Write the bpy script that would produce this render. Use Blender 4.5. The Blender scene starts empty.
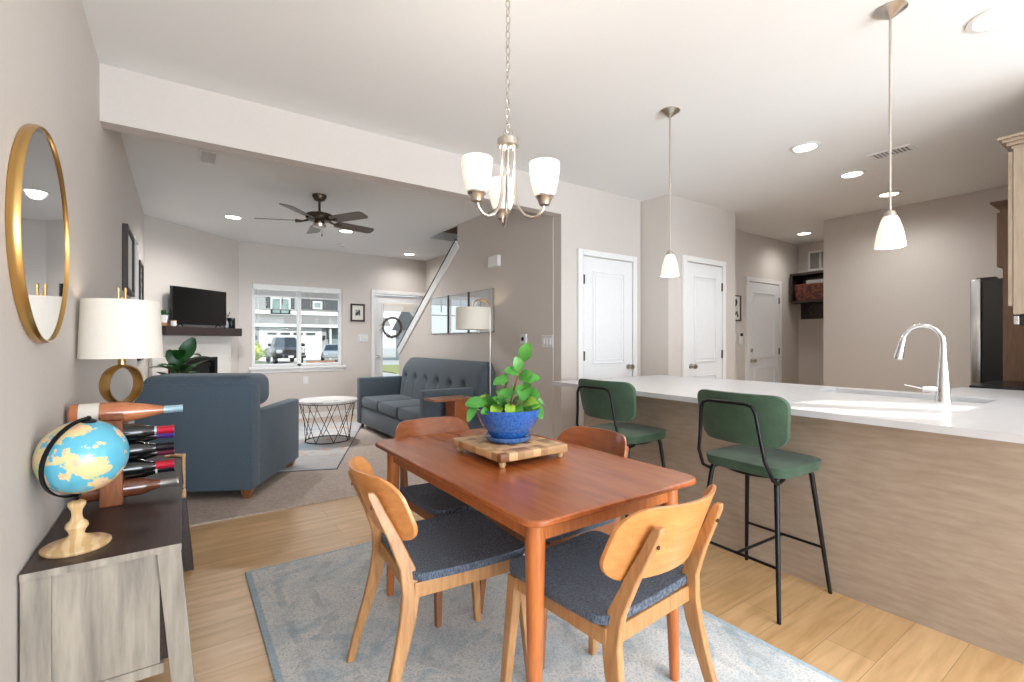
import bpy, bmesh, math, random
from mathutils import Vector, Matrix
sin, cos, pi, R = math.sin, math.cos, math.pi, math.radians
random.seed(7)
S = bpy.context.scene
COL = S.collection

# ------------------------------------------------------------------ camera, world, sun, daylight, exposure
CAMH = 1.235
cam = bpy.data.cameras.new('camera'); cam.lens = 16.69; cam.sensor_width = 36; cam.shift_y = 0.001
cam.clip_start = 0.05; cam.clip_end = 400
co = bpy.data.objects.new('camera', cam); COL.objects.link(co)
co.location = (0, 0, CAMH); co.rotation_euler = (R(90), 0, R(-34.84)); S.camera = co

W = bpy.data.worlds.new('sky'); S.world = W; W.use_nodes = True
nt = W.node_tree; bg = nt.nodes['Background']
tc = nt.nodes.new('ShaderNodeTexCoord'); sx = nt.nodes.new('ShaderNodeSeparateXYZ'); cr = nt.nodes.new('ShaderNodeValToRGB')
nt.links.new(tc.outputs['Generated'], sx.inputs[0]); nt.links.new(sx.outputs['Z'], cr.inputs[0]); nt.links.new(cr.outputs[0], bg.inputs[0])
cr.color_ramp.elements[0].color = (.86, .93, 1, 1); cr.color_ramp.elements[1].color = (.45, .66, 1, 1)
bg.inputs[1].default_value = .95

def light(name, kind, loc, energy, color=(1, 1, 1), **k):
    l = bpy.data.lights.new(name, kind); l.energy = energy; l.color = color
    rot = k.pop('rot', None); par = k.pop('parent', None)
    for a, b in k.items(): setattr(l, a, b)
    o = bpy.data.objects.new(name, l); COL.objects.link(o); o.location = loc
    if rot: o.rotation_euler = rot
    if par: o.parent = par
    return o
SUN_DIR = Vector((-.5 * cos(R(30)), .866 * cos(R(30)), -sin(R(30))))
light('sun', 'SUN', (6, -8, 8), 3.4, (1, .96, .88), angle=R(.35), rot=SUN_DIR.to_track_quat('-Z', 'Y').to_euler())
# added area lamps standing in for daylight at the sliding door and kitchen window openings of the back wall (behind the camera)
light('door_daylight_lamp', 'AREA', (1.5, -3.3, 1.1), 175, (.78, .89, 1), shape='RECTANGLE', size=3.4, size_y=2.1, rot=(R(92), 0, 0))
light('window_daylight_lamp', 'AREA', (4.3, -1.12, 1.5), 18, (.78, .89, 1), shape='RECTANGLE', size=1.0, size_y=1.1, rot=(R(90), 0, 0))
S.view_settings.view_transform = 'Standard'; S.view_settings.look = 'None'
S.view_settings.exposure = 0.8; S.view_settings.gamma = 1.0; S.view_settings.use_curve_mapping = False

# ------------------------------------------------------------------ materials
def lin(c):
    return tuple((x / 255 / 12.92 if x / 255 <= .04045 else ((x / 255 + .055) / 1.055) ** 2.4) for x in c) + (1,)
def mat(name, rgb, rough=.5, metal=0, **k):
    m = bpy.data.materials.new(name); m.use_nodes = True
    n = m.node_tree; b = n.nodes['Principled BSDF']
    b.inputs['Base Color'].default_value = lin(rgb); b.inputs['Roughness'].default_value = rough; b.inputs['Metallic'].default_value = metal
    if 'emit' in k: b.inputs['Emission Color'].default_value = lin(k.get('ecol', rgb)); b.inputs['Emission Strength'].default_value = k['emit']
    if 'trans' in k: b.inputs['Transmission Weight'].default_value = k['trans']
    if 'spec' in k: b.inputs['Specular IOR Level'].default_value = k['spec']
    if 'coat' in k: b.inputs['Coat Weight'].default_value = k['coat']; b.inputs['Coat Roughness'].default_value = .15
    if 'sss' in k: b.inputs['Subsurface Weight'].default_value = k['sss']
    if 'sheen' in k: b.inputs['Sheen Weight'].default_value = k['sheen']
    rgb2 = k.get('rgb2')
    if rgb2 is not None or k.get('bump'):
        t = n.nodes.new('ShaderNodeTexCoord'); mp = n.nodes.new('ShaderNodeMapping')
        mp.inputs['Scale'].default_value = k.get('scale', (1, 1, 1)); mp.inputs['Rotation'].default_value = k.get('rot', (0, 0, 0))
        n.links.new(t.outputs['Object'], mp.inputs[0])
        if k.get('tex') == 'wave':
            x = n.nodes.new('ShaderNodeTexWave'); x.inputs['Scale'].default_value = k.get('ns', 5); x.inputs['Distortion'].default_value = k.get('dist', 6)
            x.inputs['Detail'].default_value = 3; x.inputs['Detail Scale'].default_value = k.get('dscale', 1.5); fac = x.outputs['Fac']
        else:
            x = n.nodes.new('ShaderNodeTexNoise'); x.inputs['Scale'].default_value = k.get('ns', 5); x.inputs['Detail'].default_value = k.get('detail', 6)
            x.inputs['Roughness'].default_value = .6; fac = x.outputs['Fac']
        n.links.new(mp.outputs[0], x.inputs[0])
        if rgb2 is not None:
            r = n.nodes.new('ShaderNodeValToRGB'); lo, hi = k.get('ramp', (.3, .7))
            r.color_ramp.elements[0].position = lo; r.color_ramp.elements[1].position = hi
            r.color_ramp.elements[0].color = lin(rgb2); r.color_ramp.elements[1].color = lin(rgb)
            n.links.new(fac, r.inputs[0]); n.links.new(r.outputs[0], b.inputs['Base Color'])
        if k.get('bump'):
            u = n.nodes.new('ShaderNodeBump'); u.inputs['Strength'].default_value = k['bump']; u.inputs['Distance'].default_value = k.get('bdist', .002)
            n.links.new(fac, u.inputs['Height']); n.links.new(u.outputs[0], b.inputs['Normal'])
    return m
M = {}
M['wall'] = mat('wall_paint', (207, 199, 192), .75, rgb2=(204, 196, 189), ns=60, bump=.05)
M['ceil'] = mat('ceiling_paint', (238, 238, 237), .85, rgb2=(236, 236, 235), ns=80, bump=.05)
M['white'] = mat('white_trim', (233, 232, 230), .45, rgb2=(230, 229, 227), ns=20)
M['door'] = mat('door_paint', (232, 232, 232), .4, rgb2=(229, 229, 230), ns=20)
M['chrome'] = mat('chrome', (225, 225, 228), .08, 1, bump=.01, ns=30)
M['nickel'] = mat('brushed_nickel', (196, 188, 178), .28, 1, bump=.05, ns=80)
M['darkmetal'] = mat('dark_bronze', (88, 78, 68), .35, 1, bump=.05, ns=80)
M['steel'] = mat('stainless_steel', (190, 190, 190), .25, 1, bump=.05, ns=60, scale=(1, 1, 20))
M['black'] = mat('black_metal', (22, 22, 24), .4, .5, bump=.03, ns=60)
M['blackp'] = mat('black_plastic', (16, 16, 18), .25, rgb2=(12, 12, 13), ns=20)
M['screen'] = mat('tv_screen', (6, 6, 8), .12, rgb2=(5, 5, 6), ns=5)
M['brass'] = mat('brushed_brass', (204, 166, 104), .28, 1, bump=.04, ns=90)
M['quartz'] = mat('white_quartz', (206, 206, 208), .28, rgb2=(200, 200, 202), ns=14, spec=.6)
M['marble'] = mat('white_marble', (226, 222, 217), .2, rgb2=(168, 160, 154), ns=2.2, ramp=(.36, .42), detail=9)
M['mirror'] = mat('mirror_glass', (214, 216, 218), .02, 1, bump=.002, ns=2)
M['panel'] = mat('island_panel_wood', (174, 156, 138), .5, rgb2=(156, 138, 121), ns=7, scale=(.5, 1.2, 7), detail=9, bump=.1)
M['cab'] = mat('cabinet_wood', (166, 149, 130), .45, rgb2=(146, 129, 110), ns=10, scale=(6, 6, .6), detail=8, bump=.06)
M['cabdark'] = mat('cabinet_side_wood', (122, 92, 70), .5, rgb2=(100, 74, 56), ns=10, scale=(6, 6, .6), detail=8)
M['espresso'] = mat('espresso_wood', (62, 46, 40), .38, rgb2=(40, 30, 28), ns=8, scale=(8, .7, 8), detail=8, bump=.12)
M['greywood'] = mat('grey_oak', (166, 156, 141), .55, rgb2=(122, 114, 104), ns=6, scale=(5, 5, .5), detail=9, ramp=(.32, .68), bump=.15)
M['mantel'] = mat('mantel_wood', (58, 42, 40), .45, rgb2=(44, 33, 32), ns=8, scale=(1, 1, 8))
M['table'] = mat('cherry_table_wood', (172, 94, 46), .27, rgb2=(142, 72, 32), ns=4, scale=(7, .8, 7), detail=3, spec=.6)
M['tleg'] = mat('table_leg_wood', (196, 116, 56), .3, rgb2=(164, 88, 42), ns=6, scale=(9, 9, 1), coat=.3)
M['oakv'] = mat('oak_chair_wood', (194, 146, 96), .38, rgb2=(160, 112, 68), ns=7, scale=(9, 9, 1), detail=7)
M['oakh'] = mat('oak_backrest_wood', (216, 150, 88), .34, rgb2=(194, 126, 68), ns=6, scale=(1, 8, 8), detail=7, coat=.2)
M['walnut'] = mat('walnut_backrest_wood', (170, 98, 56), .3, rgb2=(140, 74, 40), ns=6, scale=(1, 8, 8), detail=7, coat=.3)
M['walleg'] = mat('walnut_leg_wood', (160, 104, 66), .4, rgb2=(128, 78, 46), ns=6, scale=(9, 9, 1))
M['denim'] = mat('dark_woven_fabric', (102, 112, 128), .95, rgb2=(42, 50, 62), ns=90, scale=(1, 7, 1), ramp=(.4, .6), bump=.2, sheen=.1)
M['sofa'] = mat('slate_sofa_fabric', (92, 102, 110), .95, rgb2=(64, 74, 83), ns=170, bump=.3, sheen=.15)
M['arm'] = mat('slate_armchair_fabric', (98, 114, 127), .95, rgb2=(66, 81, 94), ns=150, bump=.3, sheen=.15)
M['velvet'] = mat('green_velvet', (62, 86, 64), .85, rgb2=(42, 64, 46), ns=9, bump=.1, sheen=.12)
M['shade'] = mat('linen_shade', (230, 223, 212), .9, rgb2=(226, 218, 206), ns=90, emit=.04, ecol=(255, 240, 215))  # faint glow put into the cloth to brighten it
M['glow'] = mat('frosted_glass_lit', (238, 232, 222), .5, rgb2=(234, 228, 217), ns=20, emit=.32, ecol=(255, 244, 226))
M['bulb'] = mat('lamp_diffuser', (255, 250, 240), .5, rgb2=(250, 246, 238), ns=20, emit=6, ecol=(255, 246, 230))
M['leaf'] = mat('leaf_green', (92, 160, 62), .4, rgb2=(46, 116, 44), ns=14, spec=.5)
M['leafy'] = mat('leaf_lime', (168, 200, 72), .4, rgb2=(110, 170, 60), ns=14)
M['leafd'] = mat('leaf_dark', (44, 104, 44), .35, rgb2=(22, 66, 30), ns=8)
M['stem'] = mat('plant_stem', (150, 84, 60), .6, rgb2=(120, 90, 50), ns=20)
M['soil'] = mat('soil', (60, 44, 34), .95, rgb2=(36, 26, 20), ns=80, bump=.6)
M['blue'] = mat('blue_glaze', (58, 118, 190), .14, rgb2=(22, 66, 142), ns=110, coat=.6)
M['blue2'] = mat('blue_glaze_rim', (84, 132, 190), .18, rgb2=(30, 76, 150), ns=60, coat=.5)
M['turned'] = mat('turned_pale_wood', (220, 188, 142), .4, tex='wave', rgb2=(200, 162, 114), ns=9, scale=(1, 1, .3), dist=6)
M['rackw'] = mat('acacia_wood', (150, 84, 36), .35, rgb2=(84, 42, 18), ns=9, scale=(6, 6, .8), coat=.2)
M['brick'] = mat('basket_weave', (104, 50, 28), .7, rgb2=(50, 22, 12), ns=26, detail=2, ramp=(.42, .58), bump=.6)
M['grey'] = mat('light_grey_plastic', (222, 222, 222), .5, rgb2=(216, 216, 216), ns=20)
M['ventd'] = mat('vent_shadow_grey', (150, 148, 144), .7, rgb2=(140, 138, 134), ns=20)
M['shaft'] = mat('stairwell_shade_colour', (150, 134, 120), .8, rgb2=(146, 130, 116), ns=30)  # shadow of the upper stairs put into the colour as darker brown
M['paper'] = mat('mat_board', (226, 222, 214), .7, rgb2=(222, 218, 210), ns=30)
M['ink'] = mat('ink_drawing', (64, 64, 66), .7, rgb2=(200, 198, 194), ns=16, ramp=(.42, .5))
M['frame'] = mat('dark_frame_wood', (54, 38, 30), .45, rgb2=(40, 28, 22), ns=12)
M['twig'] = mat('grey_twigs', (120, 104, 88), .9, rgb2=(80, 68, 56), ns=40)
M['fan'] = mat('fan_blade_wood', (92, 76, 64), .3, rgb2=(70, 56, 46), ns=5, scale=(1, 8, 8))
M['foil_silver'] = mat('silver_foil', (190, 184, 176), .3, .8, bump=.3, ns=60)
M['foil_red'] = mat('red_foil', (196, 34, 58), .35, .2, bump=.1, ns=60)
M['foil_purple'] = mat('purple_foil', (84, 48, 130), .35, .2, bump=.1, ns=60)
M['foil_black'] = mat('black_foil', (26, 24, 30), .35, .2, bump=.1, ns=60)
M['foil_maroon'] = mat('maroon_foil', (104, 36, 60), .35, .2, bump=.1, ns=60)
M['foil_blue'] = mat('light_blue_foil', (150, 196, 214), .3, .5, rgb2=(196, 222, 230), ns=30, bump=.2)
M['winedark'] = mat('dark_wine_glass', (16, 18, 18), .06, rgb2=(10, 12, 14), ns=5, coat=.5)
M['rose'] = mat('rose_wine_glass', (196, 122, 78), .08, rgb2=(160, 88, 54), ns=7, coat=.6)
M['amber'] = mat('amber_wine_glass', (120, 70, 44), .08, rgb2=(80, 42, 30), ns=12, coat=.6)
M['label'] = mat('bottle_label', (226, 220, 208), .6, rgb2=(214, 206, 192), ns=20)
M['bead'] = mat('wood_beads', (206, 170, 128), .6, rgb2=(186, 148, 106), ns=40)
M['hsiding'] = mat('grey_siding', (150, 152, 152), .8, tex='wave', rgb2=(138, 140, 141), ns=2.2, rot=(0, R(90), 0), dist=0, bump=.2)
M['hwhite'] = mat('house_white', (206, 206, 204), .6, rgb2=(200, 200, 198), ns=5)
M['hroof'] = mat('roof_shingle', (132, 130, 127), .9, rgb2=(110, 108, 106), ns=8)
M['hdark'] = mat('dark_shutter', (66, 69, 73), .6, rgb2=(58, 61, 65), ns=5)
M['hglass'] = mat('window_glass_far', (96, 116, 116), .1, rgb2=(134, 150, 147), ns=1.5)
M['concrete'] = mat('driveway_concrete', (178, 174, 165), .9, rgb2=(166, 161, 152), ns=3)
M['grass'] = mat('lawn_grass', (150, 148, 92), .95, rgb2=(120, 124, 66), ns=12, bump=.5)
M['asphalt'] = mat('road_asphalt', (170, 168, 164), .95, rgb2=(154, 152, 150), ns=10)
M['truck'] = mat('truck_paint', (64, 60, 62), .25, .3, rgb2=(56, 52, 55), ns=3, coat=.6)
M['silver'] = mat('car_paint_silver', (170, 174, 178), .25, .5, rgb2=(160, 164, 168), ns=3, coat=.6)
M['carglass'] = mat('car_glass', (44, 52, 56), .05, rgb2=(30, 36, 40), ns=2)
M['tyre'] = mat('tyre_rubber', (24, 24, 24), .8, rgb2=(18, 18, 18), ns=20)
M['bush'] = mat('shrub_leaf', (176, 184, 70), .8, rgb2=(110, 134, 44), ns=6)
M['benchw'] = mat('bench_wood', (150, 110, 88), .7, rgb2=(126, 90, 70), ns=8)
M['lighthw'] = mat('headlamp_lens', (170, 172, 174), .3, rgb2=(150, 152, 154), ns=5)

def glass_mat():
    m = bpy.data.materials.new('clear_window_glass'); m.use_nodes = True; n = m.node_tree
    for x in list(n.nodes):
        if x.type == 'BSDF_PRINCIPLED': n.nodes.remove(x)
    out = [x for x in n.nodes if x.type == 'OUTPUT_MATERIAL'][0]
    t = n.nodes.new('ShaderNodeBsdfTransparent'); g = n.nodes.new('ShaderNodeBsdfGlossy'); g.inputs['Roughness'].default_value = .02
    mx = n.nodes.new('ShaderNodeMixShader'); mx.inputs[0].default_value = .008
    t.inputs[0].default_value = (.96, .98, .97, 1)
    n.links.new(t.outputs[0], mx.inputs[1]); n.links.new(g.outputs[0], mx.inputs[2]); n.links.new(mx.outputs[0], out.inputs[0])
    return m
M['glass'] = glass_mat()

def floor_mat():
    m = bpy.data.materials.new('oak_plank_floor'); m.use_nodes = True; n = m.node_tree; b = n.nodes['Principled BSDF']; L = n.links.new
    t = n.nodes.new('ShaderNodeTexCoord'); br = n.nodes.new('ShaderNodeTexBrick')
    br.offset = .37; br.offset_frequency = 2; br.inputs['Scale'].default_value = 1
    br.inputs['Brick Width'].default_value = 1.35; br.inputs['Row Height'].default_value = .175
    br.inputs['Mortar Size'].default_value = .0012; br.inputs['Mortar Smooth'].default_value = .3
    br.inputs['Color1'].default_value = lin((228, 190, 142)); br.inputs['Color2'].default_value = lin((214, 174, 124)); br.inputs['Mortar'].default_value = lin((160, 126, 92))
    L(t.outputs['Object'], br.inputs[0])
    mp = n.nodes.new('ShaderNodeMapping'); mp.inputs['Scale'].default_value = (1.2, 11, 1); L(t.outputs['Object'], mp.inputs[0])
    no = n.nodes.new('ShaderNodeTexNoise'); no.inputs['Scale'].default_value = 2.4; no.inputs['Detail'].default_value = 9; no.inputs['Distortion'].default_value = .6; L(mp.outputs[0], no.inputs[0])
    r = n.nodes.new('ShaderNodeValToRGB'); r.color_ramp.elements[0].position = .3; r.color_ramp.elements[1].position = .7
    r.color_ramp.elements[0].color = lin((226, 217, 206)); r.color_ramp.elements[1].color = (1, 1, 1, 1); L(no.outputs['Fac'], r.inputs[0])
    mx = n.nodes.new('ShaderNodeMix'); mx.data_type = 'RGBA'; mx.blend_type = 'MULTIPLY'; mx.inputs[0].default_value = 1
    L(br.outputs['Color'], mx.inputs[6]); L(r.outputs[0], mx.inputs[7]); L(mx.outputs[2], b.inputs['Base Color'])
    b.inputs['Roughness'].default_value = .33
    bu = n.nodes.new('ShaderNodeBump'); bu.inputs['Strength'].default_value = .12; bu.inputs['Distance'].default_value = .002
    L(no.outputs['Fac'], bu.inputs['Height']); L(bu.outputs[0], b.inputs['Normal'])
    return m
M['floor'] = floor_mat()
M['carpet'] = mat('beige_carpet', (200, 184, 172), .98, rgb2=(172, 155, 144), ns=42, bump=.8, bdist=.008, detail=9)

def rug_mat(name, base, c1, c2, dark, border, hx, hy, ns=2.2):
    """faded printed rug: mottled field in three colours with worn border lines (object coordinates)"""
    m = bpy.data.materials.new(name); m.use_nodes = True; n = m.node_tree; b = n.nodes['Principled BSDF']; L = n.links.new
    b.inputs['Roughness'].default_value = .97
    t = n.nodes.new('ShaderNodeTexCoord')
    def noise(s, d=8, dist=0):
        x = n.nodes.new('ShaderNodeTexNoise'); x.inputs['Scale'].default_value = s; x.inputs['Detail'].default_value = d; x.inputs['Distortion'].default_value = dist
        L(t.outputs['Object'], x.inputs[0]); return x.outputs['Fac']
    def ramp(f, a, bb):
        x = n.nodes.new('ShaderNodeMapRange'); x.inputs['From Min'].default_value = a; x.inputs['From Max'].default_value = bb; x.clamp = True
        L(f, x.inputs['Value']); return x.outputs[0]
    def mixc(f, A, B):
        x = n.nodes.new('ShaderNodeMix'); x.data_type = 'RGBA'; L(f, x.inputs[0])
        if isinstance(A, tuple): x.inputs[6].default_value = A
        else: L(A, x.inputs[6])
        if isinstance(B, tuple): x.inputs[7].default_value = B
        else: L(B, x.inputs[7])
        return x.outputs[2]
    def math_(op, a, bb=None):
        x = n.nodes.new('ShaderNodeMath'); x.operation = op
        for i, v in enumerate((a, bb)):
            if v is None: continue
            if isinstance(v, (int, float)): x.inputs[i].default_value = v
            else: L(v, x.inputs[i])
        return x.outputs[0]
    c = mixc(ramp(noise(ns, 9, .8), .46, .62), lin(base), lin(c1))
    c = mixc(ramp(noise(ns * 1.7 + 1, 9, 1.2), .54, .68), c, lin(c2))
    # worn medallion rings and border lines
    sp = n.nodes.new('ShaderNodeSeparateXYZ'); L(t.outputs['Object'], sp.inputs[0])
    ax = math_('DIVIDE', math_('ABSOLUTE', sp.outputs[0]), hx); ay = math_('DIVIDE', math_('ABSOLUTE', sp.outputs[1]), hy)
    mx_ = math_('MAXIMUM', ax, ay)
    wear = ramp(noise(9, 6), .42, .6)
    line = math_('GREATER_THAN', math_('SINE', math_('MULTIPLY', mx_, 38.0)), .72)
    line = math_('MULTIPLY', math_('MULTIPLY', line, math_('GREATER_THAN', mx_, .62)), wear)
    dia = math_('ADD', ax, ay)
    l2 = math_('MULTIPLY', math_('GREATER_THAN', math_('SINE', math_('MULTIPLY', dia, 19.0)), .8), ramp(noise(7, 7), .48, .6))
    c = mixc(math_('MULTIPLY', math_('MAXIMUM', line, l2), .28), c, lin(dark))
    c = mixc(math_('MULTIPLY', math_('GREATER_THAN', mx_, .968), .75), c, lin(border))
    sp2 = noise(140, 3); c = mixc(math_('MULTIPLY', ramp(sp2, .5, .6), .42), c, lin(dark))
    L(c, b.inputs['Base Color'])
    bu = n.nodes.new('ShaderNodeBump'); bu.inputs['Strength'].default_value = .5; bu.inputs['Distance'].default_value = .004
    L(sp2, bu.inputs['Height']); L(bu.outputs[0], b.inputs['Normal'])
    return m
M['rug'] = rug_mat('faded_blue_rug', (224, 222, 218), (206, 210, 211), (180, 195, 203), (130, 142, 152), (162, 188, 204), .84, 1.22, 3.4)
M['rug2'] = rug_mat('faded_orange_rug', (212, 206, 200), (172, 186, 200), (214, 172, 140), (120, 140, 168), (196, 192, 190), 1.25, .95, 1.8)

def globe_mat():
    m = bpy.data.materials.new('globe_print'); m.use_nodes = True; n = m.node_tree; b = n.nodes['Principled BSDF']; L = n.links.new
    b.inputs['Roughness'].default_value = .25; b.inputs['Coat Weight'].default_value = .4
    t = n.nodes.new('ShaderNodeTexCoord'); x = n.nodes.new('ShaderNodeTexNoise'); x.inputs['Scale'].default_value = 13; x.inputs['Detail'].default_value = 14; L(t.outputs['Object'], x.inputs[0])
    y = n.nodes.new('ShaderNodeTexNoise'); y.inputs['Scale'].default_value = 22; y.inputs['Detail'].default_value = 6; L(t.outputs['Object'], y.inputs[0])
    land = n.nodes.new('ShaderNodeValToRGB'); e = land.color_ramp.elements; e[0].position = .35; e[1].position = .65
    e[0].color = lin((232, 176, 160)); e[1].color = lin((200, 206, 150)); k = e.new(.5); k.color = lin((240, 206, 150)); L(y.outputs['Fac'], land.inputs[0])
    f = n.nodes.new('ShaderNodeValToRGB'); f.color_ramp.elements[0].position = .515; f.color_ramp.elements[1].position = .53; L(x.outputs['Fac'], f.inputs[0])
    mx = n.nodes.new('ShaderNodeMix'); mx.data_type = 'RGBA'; L(f.outputs[0], mx.inputs[0]); mx.inputs[6].default_value = lin((96, 180, 204)); L(land.outputs[0], mx.inputs[7]); L(mx.outputs[2], b.inputs['Base Color'])
    return m
M['globe'] = globe_mat()
def board_mat():
    m = bpy.data.materials.new('end_grain_blocks'); m.use_nodes = True; n = m.node_tree; b = n.nodes['Principled BSDF']; L = n.links.new
    t = n.nodes.new('ShaderNodeTexCoord'); v = n.nodes.new('ShaderNodeTexVoronoi'); v.distance = 'CHEBYCHEV'; v.inputs['Randomness'].default_value = .25; v.inputs['Scale'].default_value = 26
    L(t.outputs['Object'], v.inputs[0]); s = n.nodes.new('ShaderNodeSeparateColor'); L(v.outputs['Color'], s.inputs[0])
    r = n.nodes.new('ShaderNodeValToRGB'); e = r.color_ramp.elements; e[0].color = lin((120, 72, 38)); e[1].color = lin((214, 172, 122)); e[1].position = .7; L(s.outputs[0], r.inputs[0])
    L(r.outputs[0], b.inputs['Base Color']); b.inputs['Roughness'].default_value = .4
    return m
M['board'] = board_mat()

# ------------------------------------------------------------------ mesh helpers
class MB:
    def __init__(s): s.v = []; s.f = []
    def add(s, vs, fs):
        o = len(s.v); s.v += [tuple(v) for v in vs]; s.f += [tuple(i + o for i in f) for f in fs]; return s
    def box(s, a, b):
        x0, y0, z0 = (min(a[i], b[i]) for i in range(3)); x1, y1, z1 = (max(a[i], b[i]) for i in range(3))
        return s.add([(x0, y0, z0), (x1, y0, z0), (x1, y1, z0), (x0, y1, z0), (x0, y0, z1), (x1, y0, z1), (x1, y1, z1), (x0, y1, z1)],
                     [(0, 3, 2, 1), (4, 5, 6, 7), (0, 1, 5, 4), (1, 2, 6, 5), (2, 3, 7, 6), (3, 0, 4, 7)])
    def hexa(s, b4, t4):
        return s.add(list(b4) + list(t4), [(0, 3, 2, 1), (4, 5, 6, 7), (0, 1, 5, 4), (1, 2, 6, 5), (2, 3, 7, 6), (3, 0, 4, 7)])
    def tube(s, pts, r, n=10, closed=False, cap=True):
        pts = [Vector(p) for p in pts]; N = len(pts); rs = r if isinstance(r, (list, tuple)) else [r] * N
        vs = []; up = None
        for i, p in enumerate(pts):
            if closed: d = pts[(i + 1) % N] - pts[i - 1]
            else: d = pts[min(i + 1, N - 1)] - pts[max(i - 1, 0)]
            d.normalize()
            if up is None: up = Vector((0, 0, 1)) if abs(d.z) < .9 else Vector((1, 0, 0))
            a = d.cross(up)
            if a.length < 1e-5: a = d.cross(Vector((.3, 1, .2)))
            a.normalize(); b = a.cross(d).normalized(); up = b
            for k in range(n):
                t = 2 * pi * k / n; vs.append(p + a * rs[i] * cos(t) + b * rs[i] * sin(t))
        fs = []
        for i in range(N if closed else N - 1):
            j = (i + 1) % N
            for k in range(n): fs.append((i * n + k, i * n + (k + 1) % n, j * n + (k + 1) % n, j * n + k))
        if cap and not closed: fs.append(tuple(range(n))[::-1]); fs.append(tuple((N - 1) * n + k for k in range(n)))
        return s.add(vs, fs)
    def cyl(s, a, b, r, r2=None, n=20): return s.tube([a, b], [r, r if r2 is None else r2], n)
    def lathe(s, prof, c=(0, 0, 0), n=32, axis=None):
        """prof: (radius, height) along axis from c"""
        m = Matrix.Identity(3) if axis is None else Vector(axis).normalized().to_track_quat('Z', 'Y').to_matrix()
        c = Vector(c); vs = []; N = len(prof)
        for (r, z) in prof:
            for k in range(n):
                t = 2 * pi * k / n; vs.append(c + m @ Vector((max(r, 1e-5) * cos(t), max(r, 1e-5) * sin(t), z)))
        fs = [(i * n + k, i * n + (k + 1) % n, (i + 1) * n + (k + 1) % n, (i + 1) * n + k) for i in range(N - 1) for k in range(n)]
        if prof[0][0] > 1e-4: fs.append(tuple(range(n))[::-1])
        if prof[-1][0] > 1e-4: fs.append(tuple((N - 1) * n + k for k in range(n)))
        return s.add(vs, fs)
    def torus(s, c, r, rt, axis=(0, 0, 1), n=40, m=10, flat=1.0):
        q = Vector(axis).normalized().to_track_quat('Z', 'Y').to_matrix(); c = Vector(c); vs = []
        for i in range(n):
            a = 2 * pi * i / n
            for k in range(m):
                b = 2 * pi * k / m; vs.append(c + q @ Vector(((r + rt * cos(b)) * cos(a), (r + rt * cos(b)) * sin(a), rt * flat * sin(b))))
        return s.add(vs, [(i * m + k, ((i + 1) % n) * m + k, ((i + 1) % n) * m + (k + 1) % m, i * m + (k + 1) % m) for i in range(n) for k in range(m)])
    def sphere(s, c, r, n=20, sc=(1, 1, 1)):
        N = n // 2; prof = [(sin(pi * i / N), -cos(pi * i / N)) for i in range(N + 1)]
        vs = []; fs = []
        for (rr, z) in prof:
            for k in range(n):
                t = 2 * pi * k / n; vs.append((c[0] + r * sc[0] * max(rr, 1e-5) * cos(t), c[1] + r * sc[1] * max(rr, 1e-5) * sin(t), c[2] + r * sc[2] * z))
        fs = [(i * n + k, i * n + (k + 1) % n, (i + 1) * n + (k + 1) % n, (i + 1) * n + k) for i in range(N) for k in range(n)]
        return s.add(vs, fs)
    def prism(s, poly, off, plane='XY', n0=0.0):
        """poly 2D points extruded: plane XY -> z n0..off ; XZ -> y ; YZ -> x"""
        def p(a, b, c): return {'XY': (a, b, c), 'XZ': (a, c, b), 'YZ': (c, a, b)}[plane]
        N = len(poly); vs = [p(a, b, n0) for a, b in poly] + [p(a, b, off) for a, b in poly]
        return s.add(vs, [tuple(range(N))[::-1], tuple(range(N, 2 * N))] + [(i, (i + 1) % N, (i + 1) % N + N, i + N) for i in range(N)])
    def panel(s, w, h, r, th, f, n=26, seg=7):
        """rounded rectangle of width w and height h with thickness th, bent by f(x, z, t)-> point; t = -1 back .. 1 front"""
        xs = []
        for i in range(n + 1):
            a = i / n; xs.append(-w / 2 * cos(pi * a))
        rows = []
        for x in xs:
            d = w / 2 - abs(x); e = h / 2
            if d < r: e = h / 2 - r + math.sqrt(max(r * r - (r - d) ** 2, 0))
            e = max(e, h / 2 - r, .001) if d > 0 else max(h / 2 - r, .001)
            rows.append(e)
        vs = []; prof = []
        for j in range(seg + 1): prof.append((-1 + 2 * j / seg, 1))
        for j in range(seg + 1): prof.append((1 - 2 * j / seg, -1))
        m = len(prof)
        for x, e in zip(xs, rows):
            for (u, t) in prof: vs.append(f(x, e * u, t * th / 2))
        fs = [(i * m + k, i * m + (k + 1) % m, (i + 1) * m + (k + 1) % m, (i + 1) * m + k) for i in range(n) for k in range(m)]
        fs += [tuple(range(m))[::-1], tuple(n * m + k for k in range(m))]
        return s.add(vs, fs)
    def rbox(s, a, b, r=.02, seg=3, taper=None):
        bm = bmesh.new(); bmesh.ops.create_cube(bm, size=1)
        d = [b[i] - a[i] for i in range(3)]; c = [(a[i] + b[i]) / 2 for i in range(3)]
        for v in bm.verts: v.co = Vector([c[i] + v.co[i] * d[i] for i in range(3)])
        bmesh.ops.bevel(bm, geom=list(bm.edges), offset=min(r, min(abs(x) for x in d) * .49), segments=seg, profile=.5, affect='EDGES', clamp_overlap=True)
        bm.verts.ensure_lookup_table(); bm.verts.index_update()
        s.add([v.co.copy() for v in bm.verts], [[v.index for v in f.verts] for f in bm.faces]); bm.free(); return s
    def xf(s, m, start=0):
        s.v = s.v[:start] + [tuple(m @ Vector(v)) for v in s.v[start:]]; return s
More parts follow.
